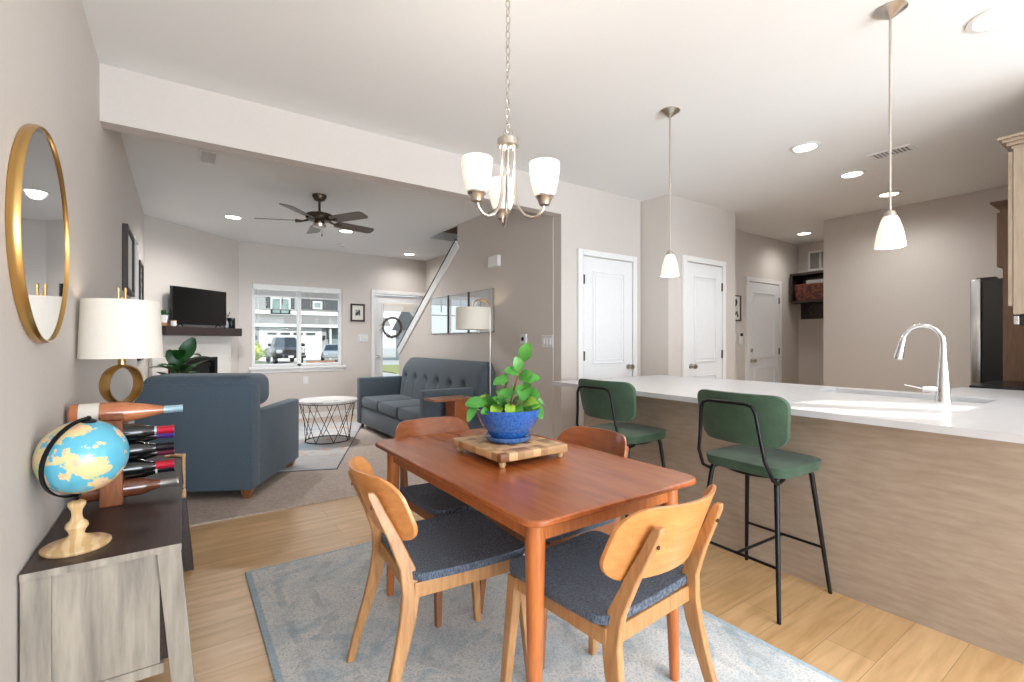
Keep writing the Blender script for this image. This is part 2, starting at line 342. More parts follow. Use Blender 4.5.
    def build(s, name, m, parent=None, loc=None, bev=0, smooth=40, subd=0, seg=2, rotz=None):
        me = bpy.data.meshes.new(name); me.from_pydata([tuple(v) for v in s.v], [], s.f)
        bm = bmesh.new(); bm.from_mesh(me); bmesh.ops.recalc_face_normals(bm, faces=bm.faces); bm.to_mesh(me); bm.free()
        me.materials.append(M[m] if isinstance(m, str) else m)
        if smooth:
            me.shade_smooth(); me.set_sharp_from_angle(angle=R(smooth))
        o = bpy.data.objects.new(name, me); COL.objects.link(o)
        if parent: o.parent = parent
        if loc: o.location = loc
        if rotz is not None: o.rotation_euler.z = rotz
        if bev:
            b = o.modifiers.new('bevel', 'BEVEL'); b.width = bev; b.segments = seg; b.limit_method = 'ANGLE'; b.angle_limit = R(35)
        if subd:
            d = o.modifiers.new('subd', 'SUBSURF'); d.levels = d.render_levels = subd
        return o
def tag(o, label, cat, group=None, kind=None):
    if label: o['label'] = label
    if cat: o['category'] = cat
    if group: o['group'] = group
    if kind: o['kind'] = kind
    return o
def thing(name, label, cat, loc=(0, 0, 0), rotz=0, group=None):
    o = bpy.data.objects.new(name, None); o.empty_display_size = .1; COL.objects.link(o)
    o.location = loc; o.rotation_euler = (0, 0, rotz); return tag(o, label, cat, group)
def struct(o): o['kind'] = 'structure'; return o
def plabel(o, l): o['label'] = l; return o
def copy_tree(o, parent=None):
    c = o.copy(); COL.objects.link(c)
    if parent: c.parent = parent
    for ch in [x for x in S.objects if x.parent == o]: copy_tree(ch, c)
    return c

# ------------------------------------------------------------------ the room
C = 2.74; LW = -.363
HY = 3.374; SWX = 2.905; FY = 8.14
KX = 6.52
mb = MB(); mb.box((LW, -3.5, -.1), (8, 3.83, 0)); struct(mb.build('floor', 'floor', smooth=0))
mb = MB(); mb.box((LW - .1, 3.83, -.1), (3.75, FY + .1, .012)); struct(mb.build('floor_living', 'carpet', smooth=0))
mb = MB()                                   # ceiling with the stairwell opening
mb.box((LW - .12, -3.6, C), (3.4, -1.3, C + .12)); mb.box((LW - .12, -1.3, C), (8.1, 5.4, C + .12)); mb.box((LW - .12, 5.4, C), (SWX + .03, 6.34, C + .12)); mb.box((LW - .12, 6.34, C), (3.9, FY + .2, C + .12))
struct(mb.build('ceiling', 'ceil', smooth=0))
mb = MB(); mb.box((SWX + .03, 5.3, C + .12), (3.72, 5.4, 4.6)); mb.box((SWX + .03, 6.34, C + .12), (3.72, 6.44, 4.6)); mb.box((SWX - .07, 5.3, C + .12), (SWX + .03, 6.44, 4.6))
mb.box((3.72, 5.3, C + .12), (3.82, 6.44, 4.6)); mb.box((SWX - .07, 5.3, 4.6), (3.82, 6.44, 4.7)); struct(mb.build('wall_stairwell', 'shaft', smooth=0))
mb = MB(); mb.box((LW - .12, -3.6, 0), (LW, FY + .2, C)); struct(mb.build('wall_left', 'wall', smooth=0))
mb = MB(); mb.box((LW, HY, 2.43), (SWX + .005, HY + .115, C)); mb.box((SWX + .005, HY, 0), (4.02, HY + .115, C)); struct(mb.build('wall_header', 'wall', smooth=0))
# stair side wall with sloping top
mb = MB(); mb.prism([(HY + .115, 0), (7.39, 0), (7.39, 1.10), (5.40, 2.50), (5.40, C), (HY + .115, C)], SWX + .10, 'YZ', SWX); struct(mb.build('wall_stair', 'wall', smooth=0))
mb = MB(); a, b = Vector((SWX, 7.41, 1.10)), Vector((SWX, 5.40, 2.515))
dn = Vector((0, -(b - a).z, (b - a).y)).normalized() * -1
if dn.z < 0: dn = -dn
def capbox(mb, a, b, x0, x1, lo, hi):
    P4 = [a + dn * lo, b + dn * lo, b + dn * hi, a + dn * hi]
    mb.hexa([Vector((x0, p.y, p.z)) for p in P4], [Vector((x1, p.y, p.z)) for p in P4])
capbox(mb, a, b, SWX - .02, SWX + .12, -.085, .03); struct(mb.build('trim_1', 'white', smooth=0, bev=.004))
mb = MB(); capbox(mb, a, b, SWX - .022, SWX + .122, .03, .055); tag(mb.build('handrail', 'blackp', bev=.006), 'thin dark handrail running up the sloped top of the staircase wall', 'handrail')
mb = MB()
for i in range(12):
    mb.box((SWX + .10, 7.36 - .265 * (i + 1), 0), (3.72, 7.36 - .265 * i, .19 * (i + 1)))
struct(mb.build('floor_stairs', 'carpet', smooth=0))
# far wall with window and entry door openings
WX0, WX1, WZ0, WZ1 = .875, 2.205, .85, 2.12
DX0, DX1, DZ1 = 2.76, 3.66, 2.08
mb = MB()
for (x0, x1, z0, z1) in [(.0, WX0, 0, C), (WX0, WX1, 0, WZ0), (WX0, WX1, WZ1, C), (WX1, DX0, 0, C), (DX0, DX1, DZ1, C), (DX1, 3.84, 0, C)]:
    mb.box((x0, FY, z0), (x1, FY + .14, z1))
struct(mb.build('wall_far', 'wall', smooth=0))
mb = MB(); mb.box((3.72, HY + .115, 0), (3.84, FY, C)); struct(mb.build('wall_entry', 'wall', smooth=0))
# diagonal fireplace wall
DA, DB = Vector((LW, 7.08, 0)), Vector((.70, FY, 0)); DD = (DB - DA).normalized(); DN = Vector((DD.y, -DD.x, 0))   # DN points into the room
DM = Matrix.Translation(DA) @ Matrix(((DD.x, -DN.x, 0, 0), (DD.y, -DN.y, 0, 0), (0, 0, 1, 0), (0, 0, 0, 1)))     # local x along wall, -y out into room
DROT = math.atan2(DD.y, DD.x)
mb = MB()
for (x0, x1, z0, z1) in [(-.1, .27, 0, C), (.27, 1.04, .62 - .4, C), (1.04, 1.6, 0, C)]:
    if x0 == .27: mb.box((x0, 0, 1.03), (x1, .1, C)); mb.box((x0, 0, 0), (x1, .1, .25))
    else: mb.box((x0, 0, z0), (x1, .1, z1))
mb.xf(DM); struct(mb.build('wall_fireplace', 'wall', smooth=0))
# kitchen side
mb = MB(); mb.prism([(4.02, HY + .115), (4.06, 3.05), (5.29, 3.05), (5.29, 3.506), (7.85, 3.506), (7.85, 3.62), (5.18, 3.62), (5.18, 3.165), (4.16, 3.165), (4.13, HY + .115)], C, 'XY', 0)
struct(mb.build('wall_pantry', 'wall', smooth=0))
mb = MB(); mb.box((7.85, 2.5, 0), (7.95, 3.62, C)); struct(mb.build('wall_nook', 'wall', smooth=0))
mb = MB(); mb.box((KX, .3, 0), (KX + .11, 2.62, C)); mb.box((KX + .11, 2.51, 0), (7.85, 2.62, C)); struct(mb.build('wall_kitchen', 'wall', smooth=0))
mb = MB(); mb.box((3.95, .19, 0), (KX + .11, .3, C)); struct(mb.build('wall_right', 'wall', smooth=0))
mb = MB(); mb.box((4.9, -1.4, 0), (5.0, .19, C)); struct(mb.build('wall_side', 'wall', smooth=0))
# back wall behind the camera: sliding door opening, kitchen window opening and two added high slots shaped to drop sun strips on the counter
GZ0 = -.3; mb = MB(); BY0, BY1 = -1.31, -1.2
dx = .5 / .866
for (x0, x1, z0, z1) in [(3.4, 3.55, 0, C), (3.55, 4.9, 2.58, C), (3.55, 3.60, 2.12, 2.58), (3.90, 4.02, 2.12, 2.58), (4.36, 4.9, 2.12, 2.58), (3.55, 4.9, 2.05, 2.12), (3.55, 3.8, .95, 2.05), (4.8, 4.9, .95, 2.05), (3.55, 4.9, 0, .95)]:
    mb.box((x0, BY0, z0), (x1, BY1, z1))
mb.box((3.4, -3.6, 0), (3.5, BY0, C))
for (x0, x1, z0, z1) in [(LW - .12, -.25, 0, C), (-.25, 3.25, 2.15, C), (3.25, 3.4, 0, C)]: mb.box((x0, -3.6, z0), (x1, -3.5, z1))
struct(mb.build('wall_back', 'wall', smooth=0))
mb = MB(); mb.box((3.5, -5.4, 2.04), (9.5, BY0, 2.10)); mb.box((-2.5, -6.8, 2.2), (3.5, -3.6, 2.3)); struct(mb.build('roof_sun_block', 'ceil', smooth=0))  # unseen roof slabs added to keep direct sun out of the openings
mb = MB(); mb.box((5.0, -5.4, GZ0), (5.1, BY0, 2.04)); struct(mb.build('wall_porch', 'wall', smooth=0))  # unseen side wall under the added sun-blocking roof
# baseboards
bb = 'white'
def base(name, x0, y0, x1, y1):
    m_ = MB(); m_.box((x0, y0, 0.0), (x1, y1, .09)); struct(m_.build(name, bb, smooth=0, bev=.003))
base('baseboard_left', LW, -3.4, LW + .014, 7.05); base('baseboard_far', .72, FY - .014, 2.68, FY); base('baseboard_stair', SWX - .014, HY + .1, SWX, 7.39)
base('baseboard_header', SWX + .005, HY - .014, 3.08, HY); base('baseboard_pantry', 4.065, 3.036, 4.26, 3.05); base('baseboard_hall', 5.31, 3.492, 6.3, 3.506); base('baseboard_kitchen', KX - .014, 1.3, KX, 2.6)

# ------------------------------------------------------------------ window in far wall
def frame_rect(mb, x0, x1, z0, z1, y0, y1, w):
    mb.box((x0, y0, z0), (x0 + w, y1, z1)); mb.box((x1 - w, y0, z0), (x1, y1, z1)); mb.box((x0 + w, y0, z0), (x1 - w, y1, z0 + w)); mb.box((x0 + w, y0, z1 - w), (x1 - w, y1, z1))
wn = thing('window_1', None, None, (0, FY, 0)); struct(wn)
mb = MB(); frame_rect(mb, WX0, WX1, WZ0, WZ1, .03, .10, .045); mb.box((1.515, .03, WZ0), (1.575, .10, WZ1)); mb.build('window_frame', 'white', wn, smooth=0, bev=.004)
mb = MB(); mb.box((WX0 + .04, .062, WZ0 + .04), (WX1 - .04, .068, WZ1 - .04)); mb.build('pane', 'glass', wn, smooth=0)
mb = MB()
for x in (1.08, 1.30, 1.72, 1.94): mb.box((x - .007, .05, 1.80), (x + .007, .06, WZ1 - .045))
mb.box((1.02 - .1, .05, 1.735), (1.515, .06, 1.75)); mb.box((1.575, .05, 1.735), (2.16, .06, 1.75))
mb.build('grille', 'ventd', wn, smooth=0)
mb = MB(); mb.box((WX0 - .05, -.045, WZ0 - .035), (WX1 + .05, .03, WZ0)); mb.box((WX0 - .02, -.015, WZ0 - .09), (WX1 + .02, 0, WZ0 - .035)); mb.build('window_sill', 'white', wn, smooth=0, bev=.004)
bl = thing('window_blind', 'white slatted blind pulled up at the top of the living room window', 'blind', (0, FY, 0))
mb = MB(); mb.box((WX0 + .01, -.005, 2.05), (WX1 - .01, .028, WZ1)); mb.build('valance', 'white', bl, smooth=0, bev=.004)
mb = MB()
for i in range(9): mb.box((WX0 + .025, -.002, 1.955 + i * .0105), (WX1 - .025, .026, 1.959 + i * .0105))
mb.box((WX0 + .02, -.003, 1.93), (WX1 - .02, .027, 1.95)); mb.build('slats', 'white', bl, smooth=0)
mb = MB(); mb.cyl((WX0 + .08, -.006, 2.06), (WX0 + .08, -.006, 1.5), .004, n=6); mb.build('wand', 'white', bl)

# ------------------------------------------------------------------ doors
def door_panels(mb, w, y, dep, zs, x0=0):
    """raised moulding outline panels on face y (towards -y)"""
    for (z0, z1) in zs:
        a, b = x0 + .12, x0 + w - .12
        frame_rect(mb, a, b, z0, z1, y - dep, y, .014)
        frame_rect(mb, a + .035, b - .035, z0 + .035, z1 - .035, y - dep * .6, y, .01)
def panel_door(n, x0, x1, yw, ztop, knob_side, hinge_side, deadbolt=False, knobz=.98):
    w = x1 - x0; t = thing('door_%d' % n, None, None, (x0, yw, 0)); struct(t)
    mb = MB(); mb.box((0, -.018, 0.01), (w, 0.0, ztop)); mb.build('door_leaf', 'door', t, smooth=0, bev=.002)
    mb = MB(); door_panels(mb, w, -.018, .010, [(.24, .88), (1.02, ztop - .13)]); mb.build('panel_moulding', 'door', t, smooth=0, bev=.003)
    mb = MB(); c = .062
    mb.box((-c - .01, -.028, 0), (-.01, 0, ztop + .07)); mb.box((w + .01, -.028, 0), (w + c + .01, 0, ztop + .07)); mb.box((-.01, -.028, ztop + .012), (w + .01, 0, ztop + .07)); mb.build('casing', 'white', t, smooth=0, bev=.004)
    kx = .06 if knob_side == 'L' else w - .06
    k = MB().lathe([(.028, 0), (.028, .008), (.010, .012), (.010, .035), (.022, .042), (.028, .055), (.024, .068), (0, .072)], (kx, -.018, knobz), 16, (0, -1, 0)).build('knob', 'nickel', t)
    if deadbolt: MB().lathe([(.028, 0), (.028, .012), (.02, .02), (0, .022)], (kx, -.018, knobz + .14), 16, (0, -1, 0)).build('deadbolt', 'nickel', t)
    hx = 0.0 if hinge_side == 'L' else w
    for hz in (.25, 1.1, ztop - .22): MB().box((hx - .012, -.026, hz - .045), (hx + .012, -.017, hz + .045)).build('hinge', 'darkmetal', t, smooth=0)
    return t
panel_door(1, 3.175, 3.865, HY, 2.06, 'R', 'L')
panel_door(2, 4.345, 4.985, 3.05, 2.07, 'L', 'R')
panel_door(3, 6.39, 7.21, 3.506, 2.06, 'L', 'R', True)
# entry door with glass
t = thing('door_4', None, None, (DX0, FY, 0)); struct(t); w = DX1 - DX0
mb = MB(); mb.box((0, .03, 0.01), (.135, .075, DZ1 - .02)); mb.box((w - .135, .03, .01), (w, .075, DZ1 - .02)); mb.box((.135, .03, .01), (w - .135, .075, .36)); mb.box((.135, .03, DZ1 - .16), (w - .135, .075, DZ1 - .02)); mb.build('door_leaf', 'door', t, smooth=0)
mb = MB(); frame_rect(mb, .12, w - .12, .345, DZ1 - .145, .018, .03, .03); mb.build('glass_frame', 'white', t, smooth=0, bev=.004)
MB().box((.135, .05, .36), (w - .135, .056, DZ1 - .16)).build('pane', 'glass', t, smooth=0)
mb = MB(); c = .065; mb.box((-c, -.02, 0), (0, 0.0, DZ1 + .06)); mb.box((w, -.02, 0), (w + .055, 0, DZ1 + .06)); mb.box((0, -.02, DZ1), (w, 0, DZ1 + .06)); mb.box((-.004, 0, 0), (0.0, .1, DZ1)); mb.build('casing', 'white', t, smooth=0, bev=.004)
MB().lathe([(.026, 0), (.026, .008), (.01, .012), (.01, .03), (.026, .045), (.022, .06), (0, .064)], (.06, .03, .98), 16, (0, -1, 0)).build('knob', 'nickel', t)
bl = thing('door_blind', 'cream folded shade at the top of the glass entry door', 'blind', (DX0, FY, 0))
mb = MB(); mb.box((.16, -.012, 1.875), (w - .16, .014, 1.93)); mb.build('headrail', 'shade', bl, smooth=0, bev=.003)
mb = MB()
for i in range(6): mb.box((.165, -.010, 1.78 + i * .016), (w - .165, .014, 1.792 + i * .016))
mb.build('folds', 'shade', bl, smooth=0)
# wreath on the door
mb = MB(); random.seed(3)
for k in range(26):
    a0 = random.uniform(0, 2 * pi); rr = random.uniform(.15, .185); pts = []
    for j in range(9):
        a = a0 + j * .16; pts.append((rr * cos(a) + random.uniform(-.012, .012), random.uniform(-.018, .018), rr * sin(a) + random.uniform(-.01, .01)))
    mb.tube(pts, .0065, 5)
mb.torus((0, 0, 0), .165, .012, (0, 1, 0), 40, 6)
for k in range(16):
    a = random.uniform(2.6, 5.2); r0 = .17; mb.tube([(r0 * cos(a), 0, r0 * sin(a)), ((r0 + .07) * cos(a + .25), random.uniform(-.02, .01), (r0 + .08) * sin(a + .25))], [.006, .002], 5)
tag(mb.build('wreath', 'twig', loc=(3.07, FY - .008, 1.495)), 'twig wreath hanging on the glass entry door', 'wreath')

# ------------------------------------------------------------------ fireplace
def dthing(name, label, cat, x, y, z, extra=0, group=None):
    p = DM @ Vector((x, y, z)); return thing(name, label, cat, p, DROT + extra, group)
fp = dthing('fireplace', 'white marble fireplace surround with black firebox in the corner of the living room', 'fireplace', 0, 0, 0)
mb = MB(); mb.box((.06, -.05, 0.012), (.27, 0, 1.318)); mb.box((1.04, -.05, 0.012), (1.29, 0, 1.318)); mb.box((.27, -.05, 1.03), (1.04, 0, 1.318)); mb.box((.27, -.05, .012), (1.04, 0, .25)); mb.build('surround', 'marble', fp, smooth=0)
mb = MB(); frame_rect(mb, .27, 1.04, .25, 1.03, -.055, .06, .05); mb.box((.32, -.02, .90), (.99, .0, .965)); mb.box((.32, .04, .3), (.99, .06, .98)); mb.build('firebox', 'blackp', fp, smooth=0)
MB().box((.32, -.012, .3), (.99, -.006, .9)).build('glass_door', 'screen', fp, smooth=0)
mt = dthing('mantel_shelf', 'dark wooden mantel shelf above the marble fireplace', 'mantel', 0, 0, 0)
MB().box((.10, -.2, 1.32), (1.33, -.001, 1.43)).build('shelf', 'mantel', mt, smooth=0, bev=.004)
# tv
tv = dthing('television', 'black flat television standing on the dark mantel', 'television', .65, -.14, 1.43, R(-3))
mb = MB(); mb.rbox((-.41, -.02, .03), (.41, .02, .50), .006); mb.build('case', 'blackp', tv)
MB().box((-.40, -.0225, .045), (.40, -.0203, .49)).build('screen', 'screen', tv, smooth=0)
for sx_ in (-1, 1): MB().tube([(sx_ * .28, 0, .04), (sx_ * .29, -.05, .007)], .007, 6).tube([(sx_ * .28, 0, .04), (sx_ * .29, .045, .007)], .007, 6).build('foot', 'blackp', tv)
# mantel items
o = dthing('potted_succulent', 'small green succulent in a white pot at the left end of the mantel', 'plant', .15, -.10, 1.43)
MB().lathe([(.04, 0.0), (.045, .035), (.045, .04)], n=20).build('stand', 'oakv', o); MB().lathe([(.042, .04), (.056, .13), (.05, .13), (.045, .11), (0, .11)], n=20).build('pot', 'white', o)
mb = MB(); random.seed(5)
for k in range(26):
    a = k * 2.4; e = random.uniform(.3, 1.3); d = Vector((cos(a) * cos(e), sin(a) * cos(e), sin(e))); mb.tube([Vector((0, 0, .115)), Vector((0, 0, .115)) + d * .055, Vector((0, 0, .115)) + d * .085], [.008, .013, .002], 5)
mb.build('foliage', 'leafd', o)
o = dthing('jar_candle', 'small white jar candle between the succulent and the television', 'candle', .222, -.178, 1.43); MB().lathe([(.028, 0), (.03, .005), (.03, .06), (.026, .06), (.026, .05), (0, .05)], n=20).build('jar', 'white', o); MB().lathe([(.031, .06), (.031, .07), (0, .07)], n=20).build('lid', 'oakv', o)
o = dthing('lavender_vase', 'grey glass vase with dried stems beside the television', 'vase', 1.12, -.12, 1.43)
MB().lathe([(.03, 0), (.035, .02), (.032, .07), (.02, .10), (.024, .11), (.018, .11), (0, .1)], n=20).build('vase', 'silver', o)
mb = MB()
for k in range(9):
    a = k * .7; d = Vector((cos(a) * .045, sin(a) * .045, .19 + .02 * (k % 3))); mb.tube([(0, 0, .08), d * .7 + Vector((0, 0, .02)), d], [.002, .003, .007], 5)
mb.build('stems', 'twig', o)
o = dthing('smart_speaker', 'black cylindrical speaker at the right end of the mantel', 'speaker', 1.235, -.1, 1.43); MB().lathe([(.05, 0), (.054, .006), (.054, .14), (.048, .15), (0, .15)], n=28).build('body', 'blackp', o); MB().torus((0, 0, .148), .04, .004, n=24, m=6).build('light_ring', 'ventd', o)

# ------------------------------------------------------------------ wall things
mr = thing('round_mirror', 'large round wall mirror with thin gold frame over the sideboard', 'mirror', (LW, 2.02, 1.557))
MB().torus((.015, 0, 0), .320, .006, (1, 0, 0), 96, 10, 2.4).build('frame', 'brass', mr)
MB().lathe([(.317, 0), (.317, .022), (0, .022)], (0, 0, 0), 96, (1, 0, 0)).build('mirror_glass', 'mirror', mr, smooth=30)
def wallframe(name, label, cat, yc, zc, w, h, fw, mat_, art, d=.03, group=None):
    t = thing(name, label, cat, (LW, yc, zc), 0, group)
    mb = MB()
    for (y0, y1, z0, z1) in [(-w / 2, -w / 2 + fw, -h / 2, h / 2), (w / 2 - fw, w / 2, -h / 2, h / 2), (-w / 2 + fw, w / 2 - fw, -h / 2, -h / 2 + fw), (-w / 2 + fw, w / 2 - fw, h / 2 - fw, h / 2)]: mb.box((0, y0, z0), (d, y1, z1))
    mb.build('frame', mat_, t, smooth=0, bev=.003); MB().box((0, -w / 2 + fw, -h / 2 + fw), (d * .5, w / 2 - fw, h / 2 - fw)).build('print', art, t, smooth=0); return t
wallframe('framed_picture', 'dark framed picture on the left wall, nearest of its row above the lamp', 'picture', 4.86, 1.87, .62, .50, .03, 'frame', 'paper', .035)
wallframe('framed_picture', 'pale framed picture just beyond the dark framed one on the left wall', 'picture', 5.50, 1.86, .42, .62, .02, 'white', 'paper')
wallframe('framed_picture', 'narrow dark framed picture on the left wall, next to the fireplace corner', 'picture', 6.22, 1.55, .5, 1.0, .03, 'frame', 'ink')
pf = thing('framed_print', 'small square print in a dark frame right of the living room window', 'picture', (2.46, FY, 1.735))
mb = MB(); frame_rect(mb, -.12, .12, -.15, .15, -.022, 0, .028); mb.build('frame', 'frame', pf, smooth=0, bev=.003); MB().box((-.092, -.012, -.122), (.092, 0, .122)).build('mat_board', 'paper', pf, smooth=0)
MB().box((-.04, -.014, -.05), (.04, -.012, .05)).build('drawing', 'ink', pf, smooth=0)
pf = thing('framed_print', 'botanical print in a thin brown frame left of the hallway door', 'picture', (6.02, 3.506, 1.69))
mb = MB(); frame_rect(mb, -.17, .17, -.17, .17, -.022, 0, .014); mb.build('frame', 'frame', pf, smooth=0); MB().box((-.156, -.010, -.156), (.156, 0, .156)).build('mat_board', 'paper', pf, smooth=0)
mb = MB(); random.seed(8)
for k in range(12):
    z = -.12 + k * .02; x = .05 * sin(k * .8) + .02; mb.lathe([(.0, 0), (.022, 0), (0, .001)], (x + random.uniform(-.03, .05), -.0105, z), 8, (0, -1, 0))
mb.tube([(-.03, -.011, -.13), (.03, -.011, 0), (.06, -.011, .12)], .004, 5); mb.build('drawing', 'frame', pf, smooth=0)
# triple mirror over sofa
tm = thing('panel_mirror', 'wide mirror of three panels with dark dividers above the grey sofa', 'mirror', (SWX, 0, 0))
ys = [4.52, 5.08, 5.62, 6.14]
for i in range(3): MB().box((-.014, ys[i] + .02, 1.36), (-.004, ys[i + 1] - .005, 1.835)).build('mirror_panel', 'mirror', tm, smooth=0)
for y in (ys[1], ys[2]): MB().box((-.02, y - .012, 1.345), (-.001, y + .022, 1.85)).build('divider', 'frame', tm, smooth=0)
mb = MB(); mb.box((-.016, 4.52, 1.835), (-.001, 6.15, 1.845)); mb.box((-.016, 4.52, 1.35), (-.001, 6.15, 1.36)); mb.box((-.016, 6.135, 1.35), (-.001, 6.15, 1.84)); mb.box((-.016, 4.52, 1.35), (-.001, 4.535, 1.84)); mb.build('edge_strip', 'steel', tm, smooth=0)
# small devices
def plate_x(name, label, cat, x, y, z, w, h, d, m='grey', detail=None):
    t = thing(name, label, cat, (x, y, z)); MB().box((-d, -w / 2, -h / 2), (0, w / 2, h / 2)).build('cover', m, t, smooth=0, bev=.004)
    if detail: detail(t)
    return t
def plate_y(name, label, cat, x, y, z, w, h, d, m='grey', detail=None):
    t = thing(name, label, cat, (x, y, z)); MB().box((-w / 2, -d, -h / 2), (w / 2, 0, h / 2)).build('cover', m, t, smooth=0, bev=.004)
    if detail: detail(t)
    return t
plate_x('door_chime', 'white door chime box high on the wall above the arc lamp', 'door chime', SWX, 4.49, 2.14, .20, .12, .045, 'white')
def th_d(t):
    MB().lathe([(.022, 0), (.022, .004), (0, .004)], (-.022, 0, 0), 20, (-1, 0, 0)).build('dial', 'blackp', t)
plate_x('thermostat', 'white thermostat with a round dark dial left of the light switches', 'thermostat', SWX, 3.95, 1.265, .10, .10, .022, 'grey', th_d)
def sw_d(n, sp=.046, ax='x'):
    def f(t):
        for i in range(n):
            q = (i - (n - 1) / 2) * sp
            if ax == 'x': MB().box((-.013, q - .011, -.03), (-.006, q + .011, .03)).build('rocker', 'white', t, smooth=0, bev=.002)
            else: MB().box((q - .011, -.013, -.03), (q + .011, -.006, .03)).build('rocker', 'white', t, smooth=0, bev=.002)
    return f
plate_x('light_switch', 'white three gang light switch plate on the wall behind the potted plant', 'light switch', SWX + .0, 3.57, 1.24, .17, .12, .008, 'grey', sw_d(3))
plate_y('light_switch', 'white light switch plate beneath the small framed print by the window', 'light switch', 2.555, FY, 1.30, .17, .12, .008, 'grey', sw_d(3, .046, 'y'))
plate_y('light_switch', 'white light switch plate under the botanical print', 'light switch', 6.02, 3.506, 1.28, .12, .12, .008, 'grey', sw_d(2, .046, 'y'))
plate_y('wall_outlet', 'white power outlet low on the wall below the living room window', 'outlet', 1.63, FY, .62, .08, .12, .008, 'grey', sw_d(1, 0, 'y'))
def kp_d(t): MB().box((-.028, -.03, .03), (.028, -.024, .07)).build('display', 'blackp', t, smooth=0)
plate_y('alarm_keypad', 'small white keypad with dark display beside the hallway door', 'keypad', 6.19, 3.506, 1.285, .075, .17, .024, 'white', kp_d)

# ------------------------------------------------------------------ ceiling fixtures
def can(x, y, r=.085, label='', grp='recessed ceiling lights', power=30, lit=True):
    t = thing('recessed_light', label, 'ceiling light', (x, y, C), 0, grp)
    MB().lathe([(r + .022, -.001), (r + .022, -.006), (r, -.010), (r - .004, -.006), (r - .004, -.001)], n=32).build('trim_ring', 'white', t)
    MB().lathe([(r - .004, -.002), (r - .004, -.004), (0, -.004)], n=32).build('diffuser', 'bulb', t)
    if power: light('lamp_glow', 'SPOT', (0, 0, -.012), power, (1, .99, .98), parent=t, spot_size=R(160), spot_blend=.9, shadow_soft_size=.07)
    return t
can(3.10, .52, .085, 'largest recessed ceiling light, at the upper right corner over the counter', power=10)
can(3.95, 1.715, .08, 'recessed kitchen light nearest the left pendant, first of the receding row')
can(4.93, 1.75, .08, 'recessed kitchen light in the middle of the row, left of the ceiling vent')
can(5.90, 1.77, .08, 'recessed kitchen light just behind the right pendant stem')
can(7.07, 3.08, .08, 'recessed light over the back hallway by the wall shelf', power=18)
can(.51, 6.6, .085, 'recessed living room light left of the ceiling fan', power=95)
can(1.83, 6.56, .085, 'recessed living room light seen under the fan blades', power=95)
can(3.19, 7.66, .085, 'recessed light near the entry door and staircase', power=26)
def vent(name, label, x, y, w, l, rz, cat='vent'):
    t = thing(name, label, cat, (x, y, C), rz); mb = MB()
    for (a, b, c_, d) in [(-w / 2, -w / 2 + .02, -l / 2, l / 2), (w / 2 - .02, w / 2, -l / 2, l / 2), (-w / 2 + .02, w / 2 - .02, -l / 2, -l / 2 + .02), (-w / 2 + .02, w / 2 - .02, l / 2 - .02, l / 2)]: mb.box((a, c_, -.008), (b, d, 0))
    mb.build('frame', 'white', t, smooth=0); mb = MB(); k = int(l / .025)
    for i in range(1, k): mb.box((-w / 2 + .02, -l / 2 + i * l / k - .004, -.006), (w / 2 - .02, -l / 2 + i * l / k + .004, -.001))
    mb.build('louvres', 'grey', t, smooth=0); MB().box((-w / 2 + .02, -l / 2 + .02, -.001), (w / 2 - .02, l / 2 - .02, 0)).build('backing', 'ventd', t, smooth=0)
vent('ceiling_vent', 'square white air vent in the living room ceiling behind the header', .18, 4.58, .14, .30, 0)
vent('ceiling_vent', 'white air vent in the kitchen ceiling beside the right pendant stem', 4.62, 1.37, .17, .28, 0)
t = thing('smoke_detector', 'small white smoke detector on the living room ceiling beyond the fan', 'smoke detector', (2.04, 7.5, C)); MB().lathe([(.065, 0), (.065, -.02), (.05, -.035), (0, -.035)], n=28).build('cover', 'grey', t); MB().lathe([(.012, -.035), (.012, -.038), (0, -.038)], n=12).build('test_button', 'ventd', t)

# ceiling fan
fan = thing('ceiling_fan', 'dark five blade ceiling fan with brushed metal motor in the living room', 'ceiling fan', (1.16, 5.12, C))
MB().lathe([(.068, 0), (.068, -.02), (.05, -.055), (.016, -.065)], n=28).build('canopy', 'darkmetal', fan)
MB().cyl((0, 0, -.05), (0, 0, -.19), .012, n=12).build('downrod', 'darkmetal', fan)
MB().lathe([(.02, -.165), (.05, -.185), (.125, -.20), (.13, -.215), (.128, -.245), (.11, -.26), (.05, -.27), (.05, -.31), (.045, -.32), (0, -.325)], n=36).build('motor', 'darkmetal', fan)
MB().lathe([(.066, -.30), (.062, -.325), (.03, -.335), (0, -.337)], n=28).build('switch_cup', 'nickel', fan)
MB().cyl((.02, -.02, -.33), (.02, -.02, -.40), .0015, n=5).lathe([(.006, -.40), (.007, -.42), (0, -.43)], (.02, -.02, 0), 8).build('pull_chain', 'darkmetal', fan)
for k in range(5):
    a = R(12 + 72 * k); m3 = Matrix.Rotation(a, 4, 'Z')
    mb = MB(); mb.panel(.44, .135, .045, .006, lambda x, z, t_: Vector((.385 + x, z * (1 + .25 * x) * cos(R(13)), -z * sin(R(13)) - .268 + t_)), 16, 3); mb.xf(m3); bl_ = mb.build('blade', 'fan', fan)
    mb = MB(); mb.tube([(.10, 0, -.255), (.16, .0, -.272), (.23, 0, -.272)], [.012, .01, .02], 8); mb.xf(m3); mb.build('blade_arm', 'darkmetal', bl_)

